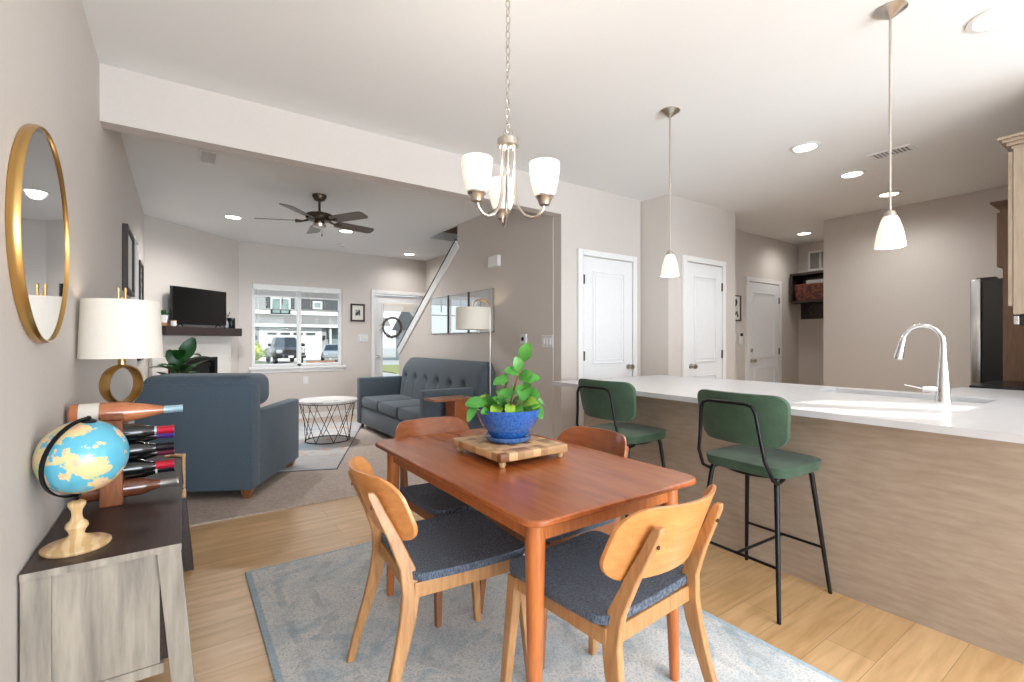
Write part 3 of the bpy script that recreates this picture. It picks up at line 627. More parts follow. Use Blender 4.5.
# chandelier
CH = (1.055, 1.544)
ch = thing('chandelier', 'brushed nickel chandelier with three frosted glass shades hanging on a chain over the table', 'chandelier', (CH[0], CH[1], 0))
MB().lathe([(.062, C), (.062, C - .012), (.03, C - .03), (.008, C - .035)], n=28).build('canopy', 'nickel', ch)
mb = MB(); z = C - .035; i = 0
while z > 2.075:
    c0 = Vector((0, 0, z - .017)); pts = []
    for k in range(16):
        a = 2 * pi * k / 16; p = Vector((.0085 * cos(a), 0, .0185 * sin(a)))
        if i % 2: p = Vector((0, p.x, p.z))
        pts.append(c0 + p)
    mb.tube(pts, .0024, 6, closed=True); z -= .0305; i += 1
mb.build('chain', 'nickel', ch)
MB().torus((0, 0, 2.058), .017, .003, (.6, .8, 0), 20, 6).build('loop', 'nickel', ch)
MB().lathe([(.006, 2.045), (.02, 2.04), (.042, 2.032), (.042, 2.005), (.03, 2.0), (0, 2.0)], n=28).build('hub', 'nickel', ch)
th = R(34.84)
for k, deg in enumerate((20, 140, 260)):
    a = R(deg); l_, dp = cos(a), -sin(a)           # lateral, depth of the arm relative to the lens axis
    d = Vector((l_ * cos(th) + dp * sin(th), -l_ * sin(th) + dp * cos(th), 0))
    def q(r_, z_): return d * r_ + Vector((0, 0, z_))
    ar = MB().tube([q(.028, 2.0), q(.028, 1.9), q(.030, 1.82), q(.042, 1.765), q(.068, 1.728), q(.10, 1.715), q(.125, 1.722), q(.144, 1.742), q(.15, 1.768)], .0062, 8).build('arm', 'nickel', ch)
    MB().lathe([(.008, 1.765), (.02, 1.77), (.028, 1.792), (.036, 1.80), (.036, 1.806), (0, 1.806)], q(.15, -.01), 24).build('socket_cup', 'nickel', ar)
    sh = MB().lathe([(.034, 1.803), (.043, 1.82), (.053, 1.86), (.058, 1.905), (.058, 1.93), (.054, 1.93), (.054, 1.905), (.048, 1.86), (.037, 1.82), (.0, 1.812)], q(.15, -.01), 32).build('glass_shade', 'glow', ch)
    light('bulb_light', 'POINT', q(.15, 1.93), 1.2, (1, .97, .92), parent=ch, shadow_soft_size=.03)
MB().lathe([(.006, 2.0), (.006, 1.78), (0, 1.77)], n=10).build('centre_rod', 'nickel', ch)

def pendant(x, y, label, zb=1.655, sc=1.0):
    t = thing('pendant_light', label, 'pendant light', (x, y, 0), 0, 'pendant lights over the counter')
    MB().lathe([(.062, C), (.064, C - .006), (.04, C - .02), (.014, C - .04), (.006, C - .045)], n=32).build('canopy', 'nickel', t)
    MB().cyl((0, 0, C - .04), (0, 0, zb + .15), .0055, n=10).build('stem', 'nickel', t)
    MB().lathe([(.008, zb + .175), (.02, zb + .168), (.024, zb + .15), (.024, zb + .143), (0, zb + .143)], n=20).build('socket_cap', 'nickel', t)
    MB().lathe([(.026, zb + .147), (.034, zb + .13), (.047, zb + .085), (.056, zb + .03), (.058, zb + .01), (.054, zb + .01), (.052, zb + .03), (.043, zb + .085), (.03, zb + .13), (0, zb + .14)], n=36).build('glass_shade', 'glow', t)
    light('bulb_light', 'POINT', (0, 0, zb + .02), 4, (1, .9, .76), parent=t, shadow_soft_size=.03)
pendant(2.61, 1.95, 'left pendant light with frosted bell shade, hanging farther from the sink')
pendant(2.63, .785, 'right pendant light with frosted bell shade, hanging beside the faucet')

# ------------------------------------------------------------------ kitchen
PX = 2.65; IY1 = 3.0; FX = 3.85
isl = thing('kitchen_island', 'long kitchen peninsula faced with brown wood panel under the white countertop', 'kitchen island', (0, 0, 0))
mb = MB(); mb.box((PX, .31, 0), (PX + .02, 2.8, .885)); mb.build('front_panel', 'panel', isl, smooth=0)
mb = MB(); mb.box((PX + .02, .31, .1), (3.3, 2.78, .883)); mb.build('cabinet_body', 'cab', isl, smooth=0)
mb = MB(); mb.box((PX + .02, 2.78, 0), (3.32, 2.80, .884)); mb.build('end_panel', 'panel', isl, smooth=0)
mb = MB(); mb.box((3.3, .31, .1), (3.74, 2.78, .40)); mb.box((3.3, 1.55, .40), (3.74, 2.78, .883)); mb.build('back_cabinets', 'cab', isl, smooth=0)
ct = thing('countertop', 'white quartz countertop of the peninsula with sink cutout', 'countertop', (0, 0, 0))
def fx(y): return 2.375 + (y - .337) * .035        # front edge
mb = MB(); z0, z1 = .885, .915
HX0, HX1, HY0, HY1 = 3.42, 3.72, .62, 1.42
def slab(x0a, x0b, x1, y0, y1): mb.hexa([(x0a, y0, z0), (x1, y0, z0), (x1, y1, z0), (x0b, y1, z0)], [(x0a, y0, z1), (x1, y0, z1), (x1, y1, z1), (x0b, y1, z1)])
slab(fx(.31), fx(HY0), FX, .31, HY0); slab(fx(HY1), fx(2.98), FX, HY1, 2.98); slab(fx(HY0), fx(HY1), HX0, HY0, HY1); slab(HX1, HX1, FX, HY0, HY1)
mb.box((FX, .302, z0), (4.55, .95, z1))
mb.build('slab', 'quartz', ct, smooth=0)
sk = thing('kitchen_sink', 'stainless double bowl sink set into the white countertop', 'sink', (0, 0, 0))
def bowl(y0, y1):
    mb = MB(); x0, x1 = HX0 - .004, HX1 + .004; zb, zt = .70, .884; w_ = .004
    mb.box((x0, y0, zb), (x1, y1, zb + w_)); mb.box((x0, y0, zb), (x0 + w_, y1, zt)); mb.box((x1 - w_, y0, zb), (x1, y1, zt)); mb.box((x0, y0, zb), (x1, y0 + w_, zt)); mb.box((x0, y1 - w_, zb), (x1, y1, zt))
    b = mb.build('bowl', 'steel', sk, smooth=0); MB().lathe([(.04, zb + .004), (.04, zb + .007), (0, zb + .008)], ((x0 + x1) / 2, (y0 + y1) / 2, 0), 20).build('drain', 'chrome', b)
bowl(HY0 - .004, 1.0); bowl(1.02, HY1 + .004)
fc = thing('kitchen_faucet', 'chrome gooseneck faucet standing by the sink on the white counter', 'faucet', (3.335, .765, .915))
MB().lathe([(.033, 0), (.033, .008), (.031, .014), (.029, .06), (.026, .12), (.021, .18), (.015, .25), (.0145, .28)], n=28).build('body', 'chrome', fc)
fd = Vector((-.10, .995, 0)).normalized()
pts = [Vector((0, 0, .27))]
for k in range(0, 11):
    a = pi * (k / 10) * .92; pts.append(fd * (.085 * (1 - cos(a))) + Vector((0, 0, .315 + .095 * sin(a))))
MB().tube(pts, .0135, 14).build('spout', 'chrome', fc)
e0 = pts[-1]; e1 = e0 + fd * .022 + Vector((0, 0, -.115)); MB().tube([e0, e0.lerp(e1, .3), e0.lerp(e1, .9), e1], [.0145, .0165, .023, .021], 16).build('spray_head', 'chrome', fc)
hd = Vector((-.35, .93, 0)).normalized()
h_ = MB().tube([hd * .02 + Vector((0, 0, .065)), hd * .085 + Vector((0, 0, .066))], [.018, .016], 14).build('valve', 'chrome', fc)
MB().tube([hd * .08 + Vector((0, 0, .067)), hd * .16 + Vector((0, 0, .085))], [.005, .0035], 8).build('lever', 'chrome', h_)

# fridge, range, cabinets on the right wall
fr = thing('refrigerator', 'stainless refrigerator with black sides at the far end of the kitchen', 'refrigerator', (5.48, .31, 0))
MB().box((0, 0, .02), (.88, .70, 1.755)).build('cabinet', 'blackp', fr, smooth=0, bev=.006)
for (x0, x1) in ((.0, .437), (.443, .88)):
    dr = MB().rbox((x0, .703, .62), (x1, .775, 1.765), .012).build('door', 'steel', fr); hx = .39 if x0 == 0 else .49
    MB().tube([(hx, .775, .8), (hx, .82, .82), (hx, .82, 1.55), (hx, .775, 1.57)], .011, 8).build('handle', 'steel', dr)
dr = MB().rbox((0, .703, .04), (.88, .775, .61), .012).build('freezer_drawer', 'steel', fr); MB().tube([(.1, .775, .53), (.12, .82, .53), (.76, .82, .53), (.78, .775, .53)], .011, 8).build('handle', 'steel', dr)
MB().box((.02, .62, 1.755), (.10, .74, 1.775)).build('hinge_cover', 'blackp', fr, smooth=0, bev=.003)
pp = thing('tall_end_panel', 'tall brown wood panel standing between the refrigerator and the range', 'cabinet panel', (5.40, .305, 0)); MB().box((0, 0, 0), (.05, .57, 2.30)).build('board', 'cabdark', pp, smooth=0); MB().box((-.004, 0, 0), (0, .56, .1)).build('toe_strip', 'espresso', pp, smooth=0)
def crown(mb, x0, x1, y0, y1, z):
    for i, (d, a, b) in enumerate([(.0, 0, .02), (.018, .02, .04), (.034, .04, .058), (.05, .058, .075)]):
        mb.box((x0 - d, y0, z + a), (x1 + (d if i < 9 else 0), y1 + d, z + b))
uc = thing('upper_cabinet', 'dark deep cabinet with crown moulding mounted over the refrigerator', 'cabinet', (0, .302, 0))
MB().box((5.46, 0, 1.84), (6.37, .60, 2.30)).build('body', 'cabdark', uc, smooth=0)
for (a, b) in ((5.47, 5.91), (5.92, 6.36)): MB().box((a, .60, 1.85), (b, .62, 2.29)).build('door', 'cabdark', uc, smooth=0, bev=.003)
mb = MB(); crown(mb, 5.46, 6.35, 0, .60, 2.30); mb.build('crown_moulding', 'cabdark', uc, smooth=0, bev=.003)
uc = thing('upper_cabinet', 'pale wood wall cabinet with crown moulding at the right edge over the counter', 'cabinet', (0, .302, 0))
MB().box((4.05, 0, 1.40), (4.98, .31, 2.38)).build('body', 'cab', uc, smooth=0)
for (a, b) in ((4.055, 4.51), (4.52, 4.975)):
    d_ = MB().box((a, .312, 1.45), (b, .334, 2.37)).build('door', 'cab', uc, smooth=0, bev=.003); MB().tube([((a + b) / 2, .334, 1.5), ((a + b) / 2, .36, 1.51), ((a + b) / 2, .36, 1.61), ((a + b) / 2, .334, 1.62)], .005, 8).build('pull', 'nickel', d_)
mb = MB(); crown(mb, 4.05, 4.98, 0, .32, 2.38); mb.build('crown_moulding', 'cab', uc, smooth=0, bev=.003)
mw = thing('range_hood', 'slim black and silver hood vent under the pale wall cabinet', 'range hood', (4.10, .305, 1.335)); MB().box((0, 0, 0), (.82, .29, .062)).build('body', 'blackp', mw, smooth=0, bev=.004); MB().box((0, .29, .005), (.82, .315, .058)).build('front_rail', 'steel', mw, smooth=0, bev=.004); MB().lathe([(.03, 0), (.03, -.003), (0, -.003)], (.1, .2, 0), 16).build('lamp', 'lighthw', mw)
rg = thing('kitchen_range', 'black glass cooktop range between the white counter and brown end panel', 'stove', (4.57, .31, 0))
MB().box((0, 0, .01), (.78, .62, .90)).build('body', 'steel', rg, smooth=0); MB().box((0, 0, .90), (.78, .60, .93)).build('cooktop', 'blackp', rg, smooth=0, bev=.005); MB().box((0.0, 0, .93), (.78, .06, 1.0)).build('back_guard', 'steel', rg, smooth=0, bev=.004)
dr = MB().box((.02, .62, .2), (.76, .65, .80)).build('oven_door', 'blackp', rg, smooth=0, bev=.004); MB().tube([(.06, .65, .75), (.07, .70, .75), (.71, .70, .75), (.72, .65, .75)], .010, 8).build('handle', 'steel', dr)
for i in range(4): MB().lathe([(.02, 0), (.018, .02), (0, .022)], (.15 + i * .16, .66, .87), 14, (0, 1, 0)).build('knob', 'steel', rg)

# nook shelf, basket, vent
sh = thing('wall_shelf', 'dark wooden cubby shelf with hook board in the back hallway', 'shelf', (7.849, 0, -.015))
mb = MB(); y0, y1, z0_, z1_, d_ = 2.66, 3.46, 1.83, 2.27, .36
mb.box((-d_, y0, z0_), (0, y1, z0_ + .03)); mb.box((-d_, y0, z1_ - .03), (0, y1, z1_)); mb.box((-d_, y0, z0_ + .03), (0, y0 + .03, z1_ - .03)); mb.box((-d_, y1 - .03, z0_ + .03), (0, y1, z1_ - .03)); mb.box((-.012, y0 + .03, z0_ + .03), (0, y1 - .03, z1_ - .03)); mb.build('cubby', 'espresso', sh, smooth=0)
MB().box((-.02, y0, 1.60), (0, y1, 1.829)).build('hook_board', 'espresso', sh, smooth=0)
for y in (2.8, 3.05, 3.3): MB().tube([(-.02, y, 1.74), (-.05, y, 1.72), (-.06, y, 1.68), (-.085, y, 1.70)], .006, 6).tube([(-.02, y, 1.74), (-.07, y, 1.78)], .006, 6).build('hook', 'nickel', sh)
bk = thing('woven_basket', 'reddish brown woven basket inside the dark hallway shelf', 'basket', (7.51, 3.09, 1.846))
MB().hexa([(0, -.3, 0), (.3, -.3, 0), (.3, .3, 0), (0, .3, 0)], [(-.012, -.32, .24), (.31, -.32, .24), (.31, .32, .24), (-.012, .32, .24)]).build('body', 'brick', bk, smooth=0, bev=.01); MB().box((.04, -.24, .24), (.28, .18, .30)).build('folded_cloth', 'ventd', bk, smooth=0, bev=.015)
wv = thing('wall_vent', 'white return air grille high on the hallway end wall', 'vent', (7.849, 3.06, 2.46)); mb = MB()
for (a, b, c_, e) in [(-.3, -.27, -.15, .15), (.27, .3, -.15, .15), (-.27, .27, -.15, -.12), (-.27, .27, .12, .15), (-.015 + .13, .015 + .13, -.12, .12), (-.015 - .13, .015 - .13, -.12, .12)]: mb.box((-.02, a, c_), (0, b, e))
mb.build('frame', 'white', wv, smooth=0); mb = MB()
for i in range(14): mb.box((-.012, -.27, -.115 + i * .0168), (-.002, .27, -.107 + i * .0168))
mb.build('louvres', 'ventd', wv, smooth=0)

# ------------------------------------------------------------------ rugs
def fringe(mb, x0, x1, y, dy, z=.002):
    pass
rg = thing('area_rug', 'large faded blue and ivory rug under the dining table', 'rug', (1.117, 1.685, .0))
MB().rbox((-.84, -1.2, .001), (.84, 1.2, .012), .004, 2).build('pile', 'rug', rg)
mb = MB(); random.seed(2)
for k in range(170):
    x = -.835 + k * .00985
    for sgn in (1, -1):
        dx_ = random.uniform(-.006, .006); L_ = random.uniform(.018, .032); y = sgn * 1.198
        mb.add([(x, y, .008), (x + .007, y, .008), (x + .007 + dx_, y + sgn * L_, .002), (x + dx_, y + sgn * L_, .002)], [(0, 1, 2, 3)])
plabel(mb.build('fringe', 'paper', rg, smooth=0), 'ivory fringe along the short ends')['kind'] = 'stuff'
r2 = thing('area_rug', 'pale patterned rug with orange and blue patches under the round coffee table', 'rug', (1.19, 6.35, .012), R(-22.6) )
MB().rbox((-.66, -1.5, .001), (.66, 1.25, .014), .004, 2).build('pile', 'rug2', r2); MB().box((-.668, -1.505, .0), (.668, 1.255, .006)).build('bound_edge', 'denim', r2, smooth=0)

# ------------------------------------------------------------------ dining table
TX0, TX1, TY0, TY1, TZ = .765, 1.535, 1.005, 2.30, .75
tb = thing('dining_table', 'reddish brown wooden dining table standing on the blue rug', 'table', ((TX0 + TX1) / 2, (TY0 + TY1) / 2, .012))
tw, tl, tz = (TX1 - TX0) / 2, (TY1 - TY0) / 2, TZ - .012
poly = []
for (sx_, sy_, a0) in ((1, 1, 0), (-1, 1, 90), (-1, -1, 180), (1, -1, 270)):
    for k in range(9):
        a = R(a0 + k * 90 / 8); poly.append((sx_ * (tw - .06) + .06 * cos(a), sy_ * (tl - .06) + .06 * sin(a)))
for i, (x, y) in enumerate(poly):          # slightly bowed long sides
    poly[i] = (x, y)
MB().prism(poly, tz, 'XY', tz - .02).build('tabletop', 'table', tb, bev=.006, seg=3)
mb = MB(); ax, ay = tw - .075, tl - .085
for s_ in (-1, 1): mb.box((s_ * ax - .011, -ay, tz - .09), (s_ * ax + .011, ay, tz - .0205)); mb.box((-ax, s_ * ay - .011, tz - .09), (ax, s_ * ay + .011, tz - .0205))
mb.build('apron', 'tleg', tb, smooth=0, bev=.002)
for sx_ in (-1, 1):
    for sy_ in (-1, 1):
        MB().tube([(sx_ * (ax - .002), sy_ * (ay - .002), tz - .0205), (sx_ * (ax - .002), sy_ * (ay - .002), tz - .1), (sx_ * (ax + .01), sy_ * (ay + .012), 0)], [.030, .030, .017], 20).build('leg', 'tleg', tb)

# ------------------------------------------------------------------ dining chairs (face +Y)
def make_chair(label, wood, back):
    t = thing('dining_chair', label, 'chair')
    def seatf(x, y, t_): return Vector((x, y + .015, .464 + .010 * (x / .22) ** 2 + .006 * (y / .2) ** 2 + t_))
    MB().panel(.45, .43, .05, .026, seatf, 22, 12).build('seat', 'denim', t, smooth=50, bev=.006)
    mb = MB(); mb.box((-.19, .185, .408), (.19, .207, .456)); mb.box((-.18, -.205, .408), (.18, -.185, .456)); mb.box((-.205, -.19, .408), (-.183, .19, .456)); mb.box((.183, -.19, .408), (.205, .19, .456)); mb.build('seat_frame', wood, t, smooth=0, bev=.003)
    for s_ in (-1, 1):
        MB().hexa([(s_ * .222 - .013, .222, 0), (s_ * .222 + .013, .222, 0), (s_ * .222 + .013, .248, 0), (s_ * .222 - .013, .248, 0)],
                  [(s_ * .20 - .02, .175, .456), (s_ * .20 + .02, .175, .456), (s_ * .20 + .02, .215, .456), (s_ * .20 - .02, .215, .456)]).build('leg', wood, t, smooth=0, bev=.004)
        prof = [(0, -.305, .028), (.12, -.275, .034), (.24, -.238, .042), (.34, -.212, .052), (.42, -.200, .056), (.50, -.208, .050), (.60, -.248, .040), (.68, -.286, .034), (.735, -.310, .030), (.752, -.318, .018)]
        mb = MB(); vs = []
        for (z_, yc, w_) in prof:
            xo = s_ * (.222 - .03 * min(z_ / .42, 1) - .045 * max((z_ - .42) / .33, 0)); th_ = .012
            vs += [(xo - th_, yc - w_ / 2, z_), (xo + th_, yc - w_ / 2, z_), (xo + th_, yc + w_ / 2, z_), (xo - th_, yc + w_ / 2, z_)]
        fs = [(0, 3, 2, 1), tuple(4 * (len(prof) - 1) + i for i in range(4))]
        for i in range(len(prof) - 1):
            for k in range(4): fs.append((4 * i + k, 4 * i + (k + 1) % 4, 4 * i + 4 + (k + 1) % 4, 4 * i + 4 + k))
        mb.add(vs, fs).build('leg', wood, t, smooth=50, bev=.004)
    def bf(x, z_, t_):
        zz = .693 + z_; return Vector((x * (1 - .05 * (z_ / .1)), -.302 + .09 * (x / .23) ** 2 - .40 * z_ + t_, zz))
    MB().panel(.455, .215, .075, .013, bf, 26, 6).build('backrest', back, t, smooth=50, bev=.002)
    for s_ in (-1, 1): MB().lathe([(.006, 0), (.006, .003), (0, .004)], (s_ * .148, -.312, .70), 10, (0, -1, 0)).build('screw', 'darkmetal', t)
    return t
CG = 'dining chairs around the table'
c1 = make_chair('pale oak dining chair with grey seat at the left side of the table', 'oakv', 'oakh')
c1.location = (.815, 1.60, .012); c1.rotation_euler.z = R(-90 - 5)
c2 = copy_tree(c1); c2['label'] = 'pale oak dining chair at the near end of the table, its back to the camera'
c2.location = (1.12, 1.10, .012); c2.rotation_euler.z = R(4)
c3 = make_chair('darker walnut dining chair at the far end of the table, toward the sofa', 'walleg', 'walnut')
c3.location = (1.12, 2.10, .012); c3.rotation_euler.z = R(180 + 2)
c4 = copy_tree(c3); c4['label'] = 'darker walnut dining chair on the counter side of the table, beside the green stools'
c4.location = (1.335, 1.62, .012); c4.rotation_euler.z = R(90)
for c_ in (c1, c2, c3, c4): c_['group'] = CG

# ------------------------------------------------------------------ bar stools (face +Y locally)
def make_stool(label):
    t = thing('bar_stool', label, 'stool', group='green bar stools at the counter')
    def sf(x, y, t_):
        k = 1 if t_ > 0 else .96
        return Vector((x * k, y * k + .01, .640 + t_ * (1 - .25 * (abs(x) / .215) ** 4) * (1 - .25 * (abs(y) / .21) ** 4)))
    MB().panel(.43, .42, .09, .064, sf, 22, 12).build('seat', 'velvet', t, smooth=60, bev=.006)
    MB().torus((0, .01, .602), .16, .01, (0, 0, 1), 32, 8).build('seat_ring', 'black', t)
    def bf(x, z_, t_): return Vector((x * (1 + .06 * z_ / .12), -.215 + .045 * (x / .21) ** 2 - .16 * z_ + t_ * (1 - .4 * (abs(x) / .215) ** 6) * (1 - .4 * (abs(z_) / .12) ** 4), .872 + z_))
    MB().panel(.445, .245, .06, .05, bf, 24, 10).build('backrest', 'velvet', t, smooth=60, bev=.005)
    for sx_ in (-1, 1):
        for sy_ in (-1, 1): MB().tube([(sx_ * .16, sy_ * .15, .61), (sx_ * .165, sy_ * .16, .58), (sx_ * .215, sy_ * .235, 0)], [.012, .012, .009], 10).build('leg', 'black', t)
    z_ = .225; k = .198; ky = .205
    MB().tube([(-k, -ky, z_), (k, -ky, z_)], .007, 8).tube([(-k, ky, z_), (k, ky, z_)], .007, 8).tube([(0, -ky, z_), (0, ky, z_)], .007, 8).build('footrest', 'black', t)
    pts = [(-.165, -.10, .60), (-.175, -.17, .592), (-.178, -.215, .615), (-.168, -.262, .70), (-.152, -.272, .80), (-.138, -.286, .915), (-.122, -.290, .945), (-.09, -.291, .953), (.09, -.291, .953), (.122, -.290, .945), (.138, -.286, .915), (.152, -.272, .80), (.168, -.262, .70), (.178, -.215, .615), (.175, -.17, .592), (.165, -.10, .60)]
    MB().tube(pts, .0085, 10).build('back_frame', 'black', t)
    return t
s2 = make_stool('green velvet bar stool, nearer one, fully visible in front of the counter'); s2.location = (2.39, 1.245, 0); s2.rotation_euler.z = R(-92)
s1 = copy_tree(s2); s1['label'] = 'green velvet bar stool farther along the counter, partly behind the dining table'; s1.location = (2.385, 2.14, 0); s1.rotation_euler.z = R(-88)

# ------------------------------------------------------------------ board, pot and plant on table
BC = (1.165, 1.70)
bd = thing('butcher_block', 'square end grain wooden board on small feet in the middle of the table', 'board', (BC[0], BC[1], TZ), R(0))
BH = (.17, .195)
MB().rbox((-BH[0], -BH[1], .022), (BH[0], BH[1], .056), .006, 3).build('board', 'board', bd)
for sx_ in (-1, 1):
    for sy_ in (-1, 1): MB().lathe([(.009, 0), (.013, .008), (.015, .0225), (0, .0225)], (sx_ * (BH[0] - .025), sy_ * (BH[1] - .025), 0), 14).build('foot', 'turned', bd)
pt = thing('potted_plant', 'leafy green plant in a glossy blue bowl on the wooden board', 'plant', (BC[0] + .005, BC[1] + .01, TZ + .056))
MB().lathe([(.082, 0), (.098, .012), (.104, .026), (.099, .026), (.09, .02), (0, .018)], n=44).build('saucer', 'blue2', pt)
MB().lathe([(.070, .016), (.082, .03), (.112, .065), (.132, .105), (.139, .135), (.141, .142), (.134, .142), (.128, .12), (0, .12)], n=48).build('bowl', 'blue', pt)
MB().lathe([(.127, .118), (.125, .124), (.06, .130), (0, .132)], n=30).build('soil', 'soil', pt)
def leaf(mb, base, tip, width, up=Vector((0, 0, 1)), curl=.15, n=7):
    base, tip = Vector(base), Vector(tip); d = tip - base; L_ = d.length; d.normalize(); side = d.cross(up)
    if side.length < .1: side = d.cross(Vector((1, .3, 0)))
    side.normalize(); nn = side.cross(d).normalized(); vs = []; fs = []
    for i in range(n + 1):
        s_ = i / n; w_ = width / 2 * math.sin(pi * min(s_ * .92 + .04, 1)) ** .7; c_ = base + d * L_ * s_ + nn * (curl * L_ * 4 * s_ * (1 - s_) * .5)
        vs += [c_ - side * w_ + nn * w_ * .25, c_, c_ + side * w_ + nn * w_ * .25]
    for i in range(n):
        fs += [(3 * i, 3 * i + 1, 3 * i + 4, 3 * i + 3), (3 * i + 1, 3 * i + 2, 3 * i + 5, 3 * i + 4)]
    o_ = len(mb.v); mb.add(vs, fs); lo = [v - nn * .0012 for v in vs]; mb.add(lo, [f[::-1] for f in fs])
# leaves: lateral offset, height above rim, depth offset, length, direction angle (in view plane), lime?
lat = Vector((cos(th), -sin(th), 0)); dpv = Vector((sin(th), cos(th), 0))
def lp(l_, z_, d_): return lat * (l_ + .24 * max(z_ - .14, 0)) + dpv * d_ + Vector((0, 0, z_))
stems = [[(0.00, .12, 0), (.005, .22, 0), (.01, .31, .0), (.018, .35, 0)], [(-.04, .12, .02), (-.035, .2, .02), (-.03, .27, .01)], [(.03, .12, -.02), (.03, .2, -.03), (.045, .25, -.03)], [(-.06, .12, -.03), (-.10, .16, -.05), (-.14, .17, -.06)], [(.07, .12, .02), (.10, .16, .0), (.13, .17, -.02)], [(-.02, .12, .05), (-.03, .19, .06)], [(.0, .12, -.06), (.01, .17, -.08)]]
mb = MB()
for s_ in stems: mb.tube([lp(*p) for p in s_], .0042, 6)
mb.build('stem', 'stem', pt)
LV = [  # base(l,z,d), tip(l,z,d), width, lime
    ((.016, .345, 0), (.022, .425, -.01), .058, 0), ((.01, .30, 0), (-.022, .365, -.02), .048, 0), ((.01, .29, 0), (-.055, .305, -.03), .05, 0), ((-.03, .27, .01), (-.088, .245, -.02), .046, 0),
    ((.015, .27, 0), (.07, .29, -.02), .056, 0), ((.04, .26, -.03), (.105, .275, -.02), .046, 0), ((.04, .25, -.03), (.055, .185, -.09), .058, 0), ((.0, .22, 0), (-.05, .17, -.06), .056, 0),
    ((-.10, .17, -.05), (-.185, .165, -.08), .056, 0), ((-.09, .165, -.05), (-.105, .215, -.10), .052, 0), ((-.14, .17, -.06), (-.165, .10, -.11), .034, 0), ((-.03, .19, .05), (-.06, .21, .10), .05, 0),
    ((-.04, .16, -.05), (-.06, .125, -.12), .052, 1), ((.0, .17, -.06), (.01, .12, -.13), .044, 1), ((.05, .2, -.02), (.12, .20, -.05), .062, 0), ((.10, .17, 0), (.145, .10, -.04), .046, 0),
    ((.12, .17, -.01), (.155, .155, .03), .04, 0), ((-.02, .15, -.03), (-.02, .20, -.10), .04, 0), ((-.07, .14, -.02), (-.045, .18, -.09), .045, 0), ((.02, .15, -.05), (.06, .135, -.12), .042, 0),
    ((-.05, .14, .04), (-.12, .15, .06), .05, 0), ((.04, .14, .05), (.08, .18, .1), .05, 0), ((.0, .2, .02), (.03, .22, .08), .05, 0), ((.03, .22, -.02), (.07, .245, -.08), .05, 0), ((-.06, .13, -.05), (-.11, .135, -.12), .045, 0),
    ((-.035, .23, .02), (-.05, .29, .03), .03, 0), ((-.02, .14, .0), (-.075, .19, -.02), .045, 0), ((.06, .13, .0), (.10, .13, -.09), .045, 0)]
random.seed(21)
for k in range(16):
    a = k * .41 - .2 + random.uniform(-.1, .1); rr = random.uniform(.03, .09); r2_ = rr + random.uniform(.05, .075); z_ = .135 + random.uniform(0, .03)
    LV.append(((rr * cos(a), z_, rr * sin(a)), (r2_ * cos(a), z_ + random.uniform(.0, .04), r2_ * sin(a)), random.uniform(.035, .052), k % 7 == 0))
for (b_, t_, w_, lm) in LV:
    m_ = MB(); leaf(m_, lp(*b_), lp(*t_), w_ * 1.05, up=Vector((-dpv.x * .8, -dpv.y * .8, .7))); m_.build('leaf', 'leafy' if lm else 'leaf', pt, smooth=80)

# ------------------------------------------------------------------ sideboard with things
BY = 1.80
sb = thing('sideboard', 'low sideboard with dark top and grey wood end panel against the left wall', 'sideboard', (0, BY, 0))
SZ = .61; x0 = LW + .006
MB().box((x0, 0, SZ - .02), (.0, 1.46, SZ)).build('top', 'espresso', sb, smooth=0, bev=.002)
plabel(MB().box((x0, -.0035, SZ - .02), (.0, -.0005, SZ)).build('edge_band', 'greywood', sb, smooth=0), 'grey wood edge strip')
MB().box((x0 + .06, .015, .25), (-.055, .03, SZ - .02)).build('end_panel', 'greywood', sb, smooth=0)
MB().box((x0 + .06, .008, .22), (-.045, .03, .25)).build('rail', 'greywood', sb, smooth=0)
MB().box((x0 + .005, .03, .25), (-.03, 1.38, SZ - .0205)).build('body', 'espresso', sb, smooth=0)
for k in range(2): d_ = MB().box((-.03, .06 + k * .66, .27), (-.014, .70 + k * .66, SZ - .03)).build('door', 'espresso', sb, smooth=0, bev=.002); MB().lathe([(.008, 0), (.012, .014), (0, .018)], (-.014, .66 + k * .1, .45), 10, (1, 0, 0)).build('knob', 'black', d_)
def sleg(y0, y1, m_, xa0, xa1, xb0, xb1): return MB().hexa([(xb0, y0, 0), (xb1, y0, 0), (xb1, y1, 0), (xb0, y1, 0)], [(xa0, y0, SZ - .02), (xa1, y0, SZ - .02), (xa1, y1, SZ - .02), (xa0, y1, SZ - .02)]).build('leg', m_, sb, smooth=0, bev=.002)
sleg(0, .03, 'greywood', x0, x0 + .062, x0, x0 + .062); sleg(0, .03, 'greywood', -.062, -.002, -.01, .048)
sleg(1.30, 1.46, 'espresso', -.062, .0, .0, .055); sleg(1.40, 1.46, 'espresso', x0, x0 + .06, x0, x0 + .06)
# globe
gl = thing('desk_globe', 'tilted world globe on a turned pale wood base at the near end of the sideboard', 'globe', (-.262, BY + .145, SZ))
MB().lathe([(.078, 0), (.082, .005), (.082, .011), (.076, .015), (.046, .020), (.040, .027), (.024, .034), (.018, .042), (.021, .052), (.028, .064), (.026, .074), (.016, .084), (.0125, .098), (.014, .114), (.021, .127), (.022, .137), (.012, .143), (0, .143)], n=44).build('base', 'turned', gl)
GC = Vector((.012, .02, .272)); GR = .112
ax_ = Vector((.12, -.15, .98)).normalized()
MB().sphere(tuple(GC), GR, 56).build('sphere', 'globe', gl)
sd = Vector((-.62, -.78, 0)).normalized(); sd = (sd - ax_ * sd.dot(ax_)).normalized()
pts = []
for k in range(25):
    a = R(-2 + 184 * k / 24); pts.append(GC + (ax_ * cos(a) + sd * sin(a)) * (GR + .010))
nn = ax_.cross(sd).normalized(); mb = MB(); vs = []; fs = []
